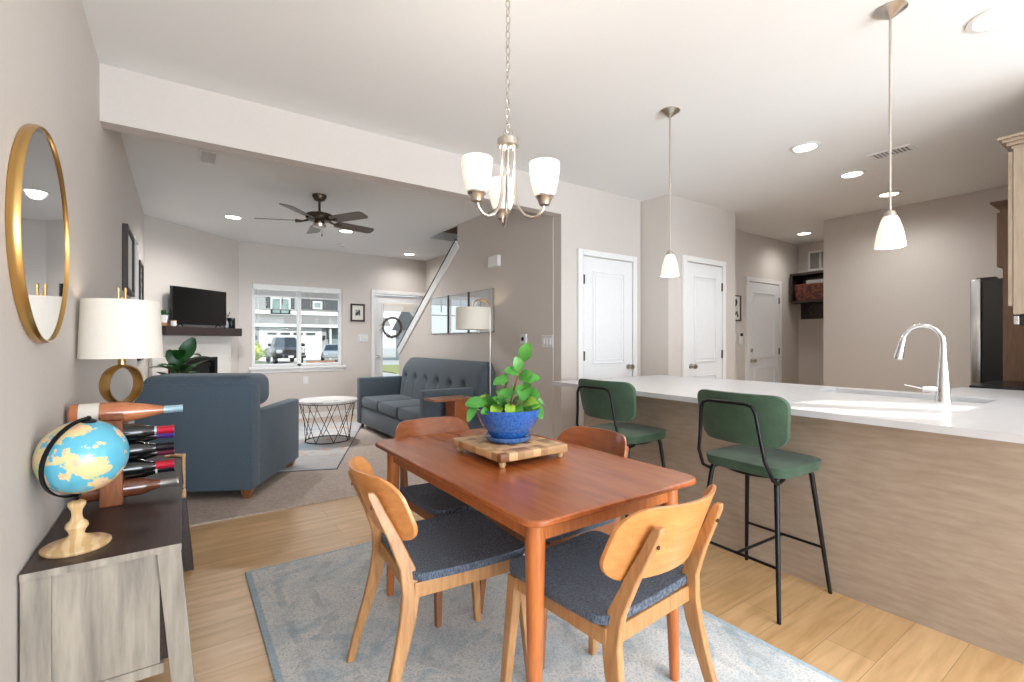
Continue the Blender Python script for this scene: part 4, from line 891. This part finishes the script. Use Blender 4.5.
for p in pts:
    o_ = (p - GC).normalized(); vs += [p - nn * .006 - o_ * .0025, p + nn * .006 - o_ * .0025, p + nn * .006 + o_ * .0025, p - nn * .006 + o_ * .0025]
for i in range(len(pts) - 1):
    for k in range(4): fs.append((4 * i + k, 4 * i + (k + 1) % 4, 4 * i + 4 + (k + 1) % 4, 4 * i + 4 + k))
fs += [(0, 3, 2, 1), tuple(4 * (len(pts) - 1) + k for k in range(4))]; mb.add(vs, fs).build('meridian_arc', 'black', gl, smooth=40)
MB().lathe([(.022, 0), (.02, .004), (.006, .006), (.005, .016), (0, .017)], GC + ax_ * (GR - .001), 16, ax_).build('pole_cap', 'black', gl)
MB().cyl((0, 0, .145), GC - ax_ * (GR + .008) , .005, n=8).build('support_pin', 'black', gl)
# wine rack
rk = thing('wine_rack', 'dark wooden block wine rack holding bottles on the sideboard', 'wine rack', (0, 0, SZ))
RX0, RX1, RY0, RY1 = -.255, -.185, 2.345, 2.575
ROWN = [(.051, 'silver'), (.126, 'red'), (.198, 'black'), (.268, 'redblue')]; ROWF = [(.088, 'white'), (.160, 'maroon'), (.232, 'purple')]
MB().box((RX0, RY0, 0), (RX1, RY1, .325)).build('block', 'rackw', rk, smooth=0, bev=.004)
for yy in (RY0 + .02, RY1 - .08): MB().box((RX0 + .002, yy, .325), (RX1 - .002, yy + .03, .345)).build('cradle', 'rackw', rk, smooth=0, bev=.004)
def bottle(label, pos, glassm, foilm, body=.037, length=.30, lab=None, band=None, long=0):
    """bottle lying along +X, base at x=0"""
    t = thing('wine_bottle', label, 'bottle', pos, 0, 'wine bottles in the rack')
    L1 = length * (.58 - .12 * long); nb = .0145
    MB().lathe([(0, .004), (body * .8, .0), (body, .006), (body, L1), (body * .94, L1 + .015), (body * .7, L1 + .035 + .03 * long), (nb * 1.25, L1 + .058 + .055 * long), (nb, L1 + .07 + .065 * long), (nb, length - .045)], (0, 0, 0), 28, (1, 0, 0)).build('glass_body', glassm, t)
    MB().lathe([(nb + .0012, length - .075), (nb + .0012, length - .008), (nb + .0022, length - .006), (nb + .002, length), (0, length)], (0, 0, 0), 20, (1, 0, 0)).build('foil', foilm, t)
    if lab: MB().lathe([(body + .0006, .03), (body + .0006, .09)], (0, 0, 0), 28, (1, 0, 0)).build('label_band', lab, t)
    if band: MB().lathe([(nb + .0026, length - .078), (nb + .0026, length - .058)], (0, 0, 0), 20, (1, 0, 0)).build('neck_band', band, t)
    return t
NYY, FYY = RY0 + .055, RY0 + .155
spec = {'silver': ('rose wine bottle with silver foil neck, lowest in the rack', 'amber', 'foil_silver', None), 'red': ('dark wine bottle with plain red foil, just above the silver necked one', 'winedark', 'foil_red', None),
        'black': ('dark wine bottle with black foil in the upper half of the rack', 'winedark', 'foil_black', None), 'redblue': ('dark wine bottle with red foil and blue neck band, highest in the rack', 'winedark', 'foil_red', 'foil_blue'),
        'white': ('dark wine bottle with black foil and white neck band, low in the rack', 'winedark', 'foil_black', 'label'), 'maroon': ('dark wine bottle with maroon foil in the middle of the rack', 'winedark', 'foil_maroon', None),
        'purple': ('dark wine bottle with purple foil near the top of the rack', 'winedark', 'foil_purple', None)}
for (z_, k_) in ROWN: l_, g_, f_, b_ = spec[k_]; bottle(l_, (-.325 + (.014 if k_ == 'silver' else 0), NYY, SZ + z_), g_, f_, .0345, .30, None, b_)
for (z_, k_) in ROWF: l_, g_, f_, b_ = spec[k_]; bottle(l_, (-.325, FYY, SZ + z_), g_, f_, .0345, .30, None, b_)
bg_ = bottle('large rose wine bottle with light blue foil lying on top of the rack', (-.352, RY0 + .10, SZ + .345), 'rose', 'foil_blue', .042, .356, 'label', None, 1)
# table lamp
LX, LY = -.214, 2.68
tl_ = thing('table_lamp', 'brass ring table lamp with white drum shade on the sideboard', 'lamp', (LX, LY, SZ))
MB().lathe([(.065, 0), (.065, .012), (.055, .016), (.012, .018), (.009, .03), (.009, .36)], n=32).build('base', 'brass', tl_)
MB().torus((0, 0, .44), .080, .008, (.75, -.66, 0), 56, 10, 3.2).build('ring', 'brass', tl_)
MB().lathe([(.014, .525), (.014, .60), (.008, .61), (.006, .82), (0, .82)], n=16).build('stem', 'brass', tl_)
MB().lathe([(.146, .555), (.135, .805), (.132, .805), (.143, .555)], n=64).build('lamp_shade', 'shade', tl_)
for s_ in (-1, 1): MB().lathe([(.004, .80), (.0045, .845), (.006, .85), (.005, .862), (0, .864)], (s_ * .012, 0, 0), 10).build('finial', 'brass', tl_)
light('bulb_light', 'POINT', (0, 0, .70), .6, (1, .85, .66), parent=tl_, shadow_soft_size=.03)
# bead garland draped over far corner
pts = []
for k in range(32):
    s_ = k / 31
    if s_ < .55: pts.append((-.07 + .14 * s_ / .55 - .065 * (1 if False else 0), 3.18 - .10 * s_ + .02 * sin(k * .5), SZ + .008))
    else: pts.append((.0095, 3.12 - .03 * (s_ - .55), SZ + .008 - (s_ - .55) * .36))
mb = MB()
for p in pts: mb.sphere((min(p[0], .0105), p[1], p[2] + .001), .0092, 10)
gb = thing('bead_garland', 'pale wooden bead garland draped over the far corner of the sideboard', 'bead garland', (0, 0, 0)); mb.build('beads', 'bead', gb)
MB().lathe([(.004, 0), (.009, -.01), (.012, -.05), (0, -.05)], (.0105, 3.105, SZ - .16), 10).build('tassel', 'bead', gb)

# ------------------------------------------------------------------ armchair (faces +Y locally, origin rear centre)
FW = math.atan2(.873, .487) - pi / 2
Fv = Vector((.487, .873, 0)); Rv = Vector((.873, -.487, 0)); BR = Vector((.447, 4.155, 0.012)); HWD = .425
ac = thing('armchair', 'slate blue fabric armchair with its back to the dining area', 'armchair', BR - Rv * HWD, math.atan2(Fv.y, Fv.x) - pi / 2)
MB().rbox((-HWD, .0, .075), (HWD, .16, .90), .02, 3).build('back_panel', 'arm', ac)
MB().rbox((-HWD + .11, .10, .075), (HWD - .11, 1.0, .32), .02, 3).build('seat_base', 'arm', ac)
for s_ in (-1, 1):
    MB().rbox((min(s_ * HWD, s_ * (HWD - .115)), .14, .075), (max(s_ * HWD, s_ * (HWD - .115)), 1.05, .665), .018, 3).build('armrest', 'arm', ac)
MB().rbox((-HWD + .12, .30, .325), (HWD - .12, 1.03, .47), .05, 4).build('seat_cushion', 'arm', ac)
bm_ = MB().rbox((-HWD + .01, .015, .70), (HWD - .005, .40, .965), .085, 5).build('back_roll', 'arm', ac)
MB().rbox((-HWD + .12, .20, .45), (HWD - .12, .40, .93), .08, 5).build('back_cushion', 'arm', ac)
MB().tube([(HWD - .004, .004, .09), (HWD - .004, .004, .86), (-HWD + .004, .004, .86), (-HWD + .004, .004, .09)], .0045, 6).build('piping', 'arm', ac)
for sx_ in (-1, 1):
    for y_ in (.07, .97): MB().hexa([(sx_ * .36 - .022, y_ - .022, 0), (sx_ * .36 + .022, y_ - .022, 0), (sx_ * .36 + .022, y_ + .022, 0), (sx_ * .36 - .022, y_ + .022, 0)], [(sx_ * .365 - .045, y_ - .04, .076), (sx_ * .365 + .045, y_ - .04, .076), (sx_ * .365 + .045, y_ + .04, .076), (sx_ * .365 - .045, y_ + .04, .076)]).build('foot', 'walleg', ac, smooth=0, bev=.003)

# ------------------------------------------------------------------ sofa (faces -X)
so = thing('sofa', 'dark grey three seat sofa with a button tufted back against the stair wall', 'sofa', (0, 0, .012))
SX0, SX1, SY0, SY1 = 2.08, 2.88, 4.56, 6.86
MB().rbox((SX0 + .01, SY0 + .10, .07), (SX1 - .02, SY1 - .10, .30), .015, 3).build('base', 'sofa', so)
for (y0, y1) in ((SY0, SY0 + .12), (SY1 - .12, SY1)): MB().rbox((SX0 - .02, y0, .07), (SX1 - .01, y1, .715), .02, 4).build('armrest', 'sofa', so)
cw = (SY1 - SY0 - .26) / 3
for i in range(3):
    y0 = SY0 + .13 + i * cw
    mb = MB(); mb.rbox((SX0 + .0, y0 + .004, .305), (SX1 - .22, y0 + cw - .004, .455), .045, 4); q = mb.build('seat_cushion', 'sofa', so)
    MB().tube([(SX0 + .03, y0 + .02, .448), (SX0 + .012, y0 + .03, .44), (SX0 + .012, y0 + cw - .03, .44), (SX0 + .03, y0 + cw - .02, .448)], .005, 6).build('piping', 'sofa', q)
# tufted back: grid
nY, nZ = 96, 34; by0, by1 = SY0 - .11, SY1 - .14; bz0, bz1 = .40, 1.0
btn = [(by0 + .2 + (j + .5) * (by1 - by0 - .2) / 6, .72) for j in range(6)]
vs = []; fs = []
for side in (0, 1):
    for i in range(nY + 1):
        for k in range(nZ + 1):
            a, b = i / nY, k / nZ; y = by0 + a * (by1 - by0)
            e = min(a, 1 - a) * (by1 - by0); drop = .0
            rr_ = .07 if a < .5 else .22
            if e < rr_: drop = rr_ - math.sqrt(max(rr_ ** 2 - (rr_ - e) ** 2, 0)); drop *= .75
            z = bz0 + b * (bz1 - drop - bz0)
            if side == 0:
                x = 2.63 + .06 * b
                x += .075 * max(0, (b - .72) / .28) ** 2.2 + .03 * (1 - min(e / .06, 1)) ** 2
                d_ = 0
                for (yb, zb) in btn:
                    r2 = ((y - yb) / .055) ** 2 + ((z - zb) / .05) ** 2; d_ += .045 * math.exp(-r2)
                    d_ += .014 * math.exp(-((y - yb) / .018) ** 2) * math.exp(-((z - .60) / .14) ** 2)
                x += d_
            else: x = 2.872 - .03 * max(0, (b - .8) / .2) ** 2
            vs.append((x, y, z))
o2 = (nY + 1) * (nZ + 1)
def id_(s_, i, k): return s_ * o2 + i * (nZ + 1) + k
for i in range(nY):
    for k in range(nZ):
        fs.append((id_(0, i, k), id_(0, i, k + 1), id_(0, i + 1, k + 1), id_(0, i + 1, k))); fs.append((id_(1, i, k), id_(1, i + 1, k), id_(1, i + 1, k + 1), id_(1, i, k + 1)))
    fs.append((id_(0, i, nZ), id_(1, i, nZ), id_(1, i + 1, nZ), id_(0, i + 1, nZ))); fs.append((id_(0, i, 0), id_(0, i + 1, 0), id_(1, i + 1, 0), id_(1, i, 0)))
for k in range(nZ):
    fs.append((id_(0, 0, k), id_(1, 0, k), id_(1, 0, k + 1), id_(0, 0, k + 1))); fs.append((id_(0, nY, k), id_(0, nY, k + 1), id_(1, nY, k + 1), id_(1, nY, k)))
MB().add(vs, fs).build('backrest', 'sofa', so, smooth=70)
for (y_, z_) in btn: MB().sphere((2.70, y_, z_), .012, 10, (.6, 1, 1)).build('button', 'sofa', so)
for x_ in (SX0 + .05, SX1 - .08):
    for y_ in (SY0 + .06, SY1 - .06): MB().lathe([(.014, 0), (.022, .071), (0, .071)], (x_, y_, 0), 12).build('foot', 'espresso', so)

# arc lamp behind the sofa end
al = thing('arc_floor_lamp', 'slim floor lamp with white drum shade hooked over the near end of the sofa', 'lamp', (2.77, 4.40, .012))
MB().lathe([(.11, 0), (.11, .018), (.02, .024), (.009, .03)], n=36).build('base', 'nickel', al)
MB().cyl((0, 0, .02), (0, 0, 1.60), .0085, n=10).build('pole', 'nickel', al)
MB().tube([(0, 0, 1.59), (-.003, .0, 1.63), (-.02, .03, 1.67), (-.06, .07, 1.69), (-.10, .10, 1.685), (-.125, .13, 1.66), (-.13, .14, 1.60)], .008, 10).build('arm', 'brass', al)
MB().lathe([(.195, 1.36), (.190, 1.60), (.187, 1.60), (.192, 1.36)], (-.13, .14, 0), 56).build('lamp_shade', 'shade', al)
MB().lathe([(.016, 1.60), (.016, 1.53), (0, 1.52)], (-.13, .14, 0), 14).build('socket', 'brass', al)
light('bulb_light', 'POINT', (-.13, .14, 1.50), .8, (1, .85, .66), parent=al, shadow_soft_size=.03)
# wooden side table
st = thing('side_table', 'small wooden C shaped side table beside the near arm of the sofa', 'side table', (2.2, 4.35, .012))
MB().box((-.19, -.14, .635), (.24, .10, .66)).build('tabletop', 'walleg', st, smooth=0, bev=.004); MB().box((.05, -.12, .025), (.20, .09, .635)).build('leg', 'walnut', st, smooth=0, bev=.003); MB().box((-.17, -.14, 0), (.24, .10, .025)).build('base', 'walleg', st, smooth=0, bev=.003)

# coffee table
CT = (1.482, 6.096)
cf = thing('coffee_table', 'round marble topped coffee table on a black wire base', 'coffee table', (CT[0], CT[1], .026))
MB().lathe([(.340, .475), (.345, .48), (.345, .50), (.340, .505), (0, .505)], n=72).build('tabletop', 'marble', cf, smooth=35)
MB().torus((0, 0, .47), .325, .006, n=64, m=6).torus((0, 0, .008), .26, .006, n=64, m=6).build('ring', 'black', cf)
for k in range(8):
    a0 = 2 * pi * k / 8
    for s_ in (-1, 1):
        a1 = a0 + s_ * 2 * pi / 9; MB().tube([(.26 * cos(a0), .26 * sin(a0), .008), (.325 * cos(a1), .325 * sin(a1), .47)], .004, 6).build('rod', 'black', cf)

# fiddle leaf plant by the fireplace
fpn = thing('floor_plant', 'dark green leafy plant in a pot between the armchair and fireplace', 'plant', (-.02, 6.25, .012))
MB().lathe([(.10, 0), (.13, .05), (.15, .26), (.14, .26), (.13, .22), (0, .22)], n=32).build('pot', 'white', fpn)
mb = MB()
for s_ in (-1, 0, 1): mb.tube([(s_ * .02, 0, .2), (s_ * .05, s_ * .03, .6), (s_ * .08, s_ * -.05, .95)], .008, 6)
mb.build('stem', 'stem', fpn); random.seed(11)
for k in range(30):
    a = k * 2.4 + .3; z_ = .42 + .62 * (k / 29.) ; r_ = .2 + .06 * random.random(); b_ = Vector((.03 * cos(a), .03 * sin(a), z_)); e = random.uniform(-.05, .22)
    if b_.x + r_ * cos(a) < -.30: a += pi
    m_ = MB(); leaf(m_, b_, b_ + Vector((r_ * cos(a), r_ * sin(a), e)), .12, curl=.25); m_.build('leaf', 'leafd', fpn, smooth=80)
m_ = MB(); leaf(m_, (.02, -.02, 1.02), (.13, -.05, 1.27), .15, up=Vector((0, -1, .2))); m_.build('leaf', 'leafd', fpn, smooth=80)
m_ = MB(); leaf(m_, (.0, -.02, .95), (-.10, -.02, 1.14), .13, up=Vector((0, -1, .2))); m_.build('leaf', 'leafd', fpn, smooth=80)

# ------------------------------------------------------------------ outside
GZ = -.3
mb = MB(); mb.box((-60, FY + .3, GZ - .1), (80, 120, GZ)); struct(mb.build('ground', 'concrete', smooth=0))
mb = MB(); mb.box((-40, -60, GZ - .1), (60, -3.7, GZ)); struct(mb.build('ground_patio', 'concrete', smooth=0))
mb = MB(); mb.box((-30, 17.5, GZ), (60, 21.5, GZ + .01)); struct(mb.build('road', 'asphalt', smooth=0))
tag(MB().box((8.5, 22, GZ + .001), (20, 30, GZ + .05)).build('lawn', 'grass', smooth=0), 'yellow green lawn strip seen through the glass entry door', 'grass', kind='stuff')
tag(MB().box((2.0, 33, GZ), (5.1, 43.4, GZ + .05)).build('lawn', 'grass', smooth=0), 'green lawn beside the driveway across the street', 'grass', kind='stuff')
ho = thing('house', 'two storey pale grey house with white garage door across the street', 'house', (0, 44, GZ)); s = 44 / 24.
MB().box((4.3, .0, 0), (10.55, 8, 3.0)).build('ground_floor_wall', 'hsiding', ho, smooth=0)
MB().box((10.55, 1.0, 0), (16, 8, 3.0)).build('recessed_wall', 'hsiding', ho, smooth=0)
MB().box((4.6, .5, 3.0), (16, 8, 6.0)).build('upper_floor_wall', 'hsiding', ho, smooth=0)
MB().hexa([(4.1, -.5, 3.0), (16.3, -.5, 3.0), (16.3, .55, 3.0), (4.1, .55, 3.0)], [(4.1, -.45, 3.06), (16.3, -.45, 3.06), (16.3, .55, 3.85), (4.1, .55, 3.85)]).build('porch_roof', 'hroof', ho, smooth=0)
MB().box((4.1, -.56, 2.8), (16.3, -.42, 3.05)).build('fascia', 'hwhite', ho, smooth=0)
MB().hexa([(4.0, -.1, 6.0), (16.6, -.1, 6.0), (16.6, 8.5, 6.0), (4.0, 8.5, 6.0)], [(4.0, 3.9, 8.3), (16.6, 3.9, 8.3), (16.6, 4.1, 8.3), (4.0, 4.1, 8.3)]).build('roof', 'hroof', ho, smooth=0)
MB().box((4.0, -.2, 5.85), (16.6, -.05, 6.05)).build('eave', 'hwhite', ho, smooth=0)
gd = MB().box((5.55, -.04, 0), (9.85, .02, 2.55)).build('garage_door', 'hwhite', ho, smooth=0)
mb = MB()
for i in range(4): mb.box((5.8 + i * 1.02, -.06, 2.12), (6.55 + i * 1.02, -.03, 2.34))
mb.build('pane', 'hdark', gd, smooth=0)
mb = MB()
for z_ in (.62, 1.26, 1.9): mb.box((5.55, -.05, z_), (9.85, -.035, z_ + .02))
mb.build('seam', 'hroof', gd, smooth=0)
mb = MB(); mb.box((5.25, -.07, 0), (5.55, .02, 2.75)); mb.box((9.85, -.07, 0), (10.15, .02, 2.75)); mb.box((5.55, -.07, 2.55), (9.85, .02, 2.75)); mb.build('garage_trim', 'hwhite', ho, smooth=0)
def hwin(x0, x1, z0, z1, y, sh=True):
    w_ = MB().box((x0 - .1, y - .08, z0 - .1), (x1 + .1, y + .02, z1 + .1)).build('window', 'hwhite', ho, smooth=0)
    m_ = MB(); n_ = 2 if x1 - x0 > .9 else 1; ww = (x1 - x0) / n_
    for i in range(n_): m_.box((x0 + i * ww + .04, y - .1, z0 + .04), (x0 + (i + 1) * ww - .04, y - .07, z1 - .04))
    m_.build('pane', 'hglass', w_, smooth=0)
    if sh:
        for (a, b) in ((x0 - .42, x0 - .13), (x1 + .13, x1 + .42)): MB().box((a, y - .06, z0 - .08), (b, y, z1 + .08)).build('shutter', 'hdark', ho, smooth=0)
hwin(6.25, 7.6, 3.95, 5.25, .5); hwin(9.6, 10.2, 4.55, 5.05, .5, False)
MB().box((8.4, .44, 4.35), (12, .49, 5.85)).build('dark_siding', 'hdark', ho, smooth=0); MB().box((4.6, .42, 3.9), (16, .5, 4.35)).build('white_siding', 'hwhite', ho, smooth=0)
MB().box((11.0, .93, 0.15), (11.9, 1.02, 2.3)).build('front_door', 'hglass', ho, smooth=0); MB().box((10.75, -.35, 0), (10.9, -.2, 2.8)).build('porch_post', 'hwhite', ho, smooth=0)
for x_ in (5.0, 10.35): MB().box((x_ - .07, -.2, 1.75), (x_ + .07, -.02, 2.1)).build('wall_lantern', 'blackp', ho, smooth=0)
# neighbour wall seen through the door
fe = thing('neighbour_house', 'white house front seen through the glass entry door', 'house', (13.0, 36, GZ)); MB().box((3.2, 0, 0), (12, 6, 2.6)).build('wall', 'hwhite', fe, smooth=0); MB().hexa([(2.8, -.6, 2.6), (12.4, -.6, 2.6), (12.4, 6, 2.6), (2.8, 6, 2.6)], [(2.8, 2.8, 4.6), (12.4, 2.8, 4.6), (12.4, 3, 4.6), (2.8, 3, 4.6)]).build('roof', 'hroof', fe, smooth=0); MB().box((4.4, -.05, .9), (5.8, .02, 2.1)).build('window', 'hglass', fe, smooth=0)
# pickup truck facing the camera
tk = thing('pickup_truck', 'dark pickup truck parked in the driveway facing the window', 'truck', (6.16, 35.5, GZ))
MB().rbox((-.95, 0, .45), (.95, 5.2, 1.12), .08, 3).build('body', 'truck', tk)
MB().hexa([(-.9, .1, 1.05), (.9, .1, 1.05), (.95, 1.5, 1.1), (-.95, 1.5, 1.1)], [(-.78, .2, 1.16), (.78, .2, 1.16), (.85, 1.5, 1.24), (-.85, 1.5, 1.24)]).build('hood', 'truck', tk, smooth=0, bev=.03)
MB().hexa([(-.86, 1.4, 1.1), (.86, 1.4, 1.1), (.86, 3.3, 1.1), (-.86, 3.3, 1.1)], [(-.66, 1.95, 1.88), (.66, 1.95, 1.88), (.66, 3.1, 1.88), (-.66, 3.1, 1.88)]).build('cab', 'truck', tk, smooth=0, bev=.04)
MB().hexa([(-.78, 1.39, 1.2), (.78, 1.39, 1.2), (.78, 1.6, 1.2), (-.78, 1.6, 1.2)], [(-.62, 1.83, 1.80), (.62, 1.83, 1.80), (.62, 1.95, 1.80), (-.62, 1.95, 1.80)]).build('windshield', 'carglass', tk, smooth=0)
MB().box((-.5, -.03, .72), (.5, .03, 1.02)).build('grille', 'blackp', tk, smooth=0, bev=.02); MB().rbox((-.97, -.12, .42), (.97, .1, .64), .04, 3).build('bumper', 'blackp', tk)
for s_ in (-1, 1):
    MB().box((s_ * .56, -.02, .78), (s_ * .90, .05, 1.0)).build('headlight', 'lighthw', tk, smooth=0, bev=.02); MB().rbox((min(s_ * .98, s_ * 1.22), 1.45, 1.22), (max(s_ * .98, s_ * 1.22), 1.6, 1.45), .04, 2).box((min(s_ * .85, s_ * 1.0), 1.5, 1.25), (max(s_ * .85, s_ * 1.0), 1.55, 1.30)).build('side_mirror', 'blackp', tk)
    for y_ in (.95, 4.2): MB().lathe([(.0, -.13), (.3, -.13), (.38, -.10), (.38, .10), (.3, .13), (0, .13)], (s_ * .82, y_, .38), 24, (1, 0, 0)).build('wheel', 'tyre', tk)
MB().box((-.16, -.135, .47), (.16, -.12, .6)).build('number_plate', 'hwhite', tk, smooth=0)
# silver car
cr_ = thing('parked_car', 'silver car parked at the right of the driveway', 'car', (9.6, 37.5, GZ), R(-12))
MB().rbox((-.9, 0, .3), (.9, 4.4, .85), .12, 4).build('body', 'silver', cr_); MB().hexa([(-.82, 1.0, .82), (.82, 1.0, .82), (.82, 3.8, .82), (-.82, 3.8, .82)], [(-.6, 1.7, 1.38), (.6, 1.7, 1.38), (.6, 3.0, 1.38), (-.6, 3.0, 1.38)]).build('cabin', 'silver', cr_, smooth=0, bev=.05)
MB().hexa([(-.72, 1.05, .9), (.72, 1.05, .9), (.72, 1.3, .9), (-.72, 1.3, .9)], [(-.56, 1.58, 1.32), (.56, 1.58, 1.32), (.56, 1.75, 1.32), (-.56, 1.75, 1.32)]).build('windshield', 'carglass', cr_, smooth=0)
for s_ in (-1, 1):
    for y_ in (.8, 3.5): MB().lathe([(0, -.1), (.25, -.1), (.31, -.08), (.31, .08), (.25, .1), (0, .1)], (s_ * .82, y_, .31), 20, (1, 0, 0)).build('wheel', 'tyre', cr_)
    MB().box((s_ * .5, -.01, .55), (s_ * .82, .05, .68)).build('headlight', 'lighthw', cr_, smooth=0, bev=.02)
# porch bench near our window
bn = thing('garden_bench', 'wooden slatted bench just outside the living room window', 'bench', (3.43, 15, GZ + .0))
mb = MB()
for i in range(9): mb.box((-.36 + i * .085, -.02, .62), (-.33 + i * .085, .0, .92))
mb.box((-.40, -.025, .92), (.40, .01, .98)); mb.box((-.40, -.025, .58), (.40, .01, .62)); mb.build('backrest', 'benchw', bn, smooth=0)
MB().box((-.40, 0, .42), (.40, .45, .46)).build('seat', 'benchw', bn, smooth=0)
for sx_ in (-.38, .34):
    for y_ in (0, .4): MB().box((sx_, y_, 0), (sx_ + .04, y_ + .04, .60 if y_ == 0 else .42)).build('leg', 'benchw', bn, smooth=0)
# shrub
bs = thing('shrub', 'yellow green shrub at the left of the driveway across the street', 'shrub', (4.1, 37, GZ + .05)); random.seed(4); mb = MB()
for k in range(260):
    a, e = random.uniform(0, 2 * pi), random.uniform(0, 1.5); r_ = random.uniform(.55, .95); c_ = Vector((r_ * cos(a) * cos(e) * .9, r_ * sin(a) * cos(e) * .9, .35 + r_ * sin(e) * 1.1)); d_ = Vector((random.uniform(-1, 1), random.uniform(-1, 1), random.uniform(0, 1))).normalized() * .22
    leaf(mb, c_, c_ + d_, .14, n=3)
mb.build('foliage', 'bush', bs, smooth=0); MB().cyl((0, 0, 0), (0, 0, .9), .06, .04, 8).sphere((0, 0, .75), .55, 14).build('inner_branches', 'bush', bs)
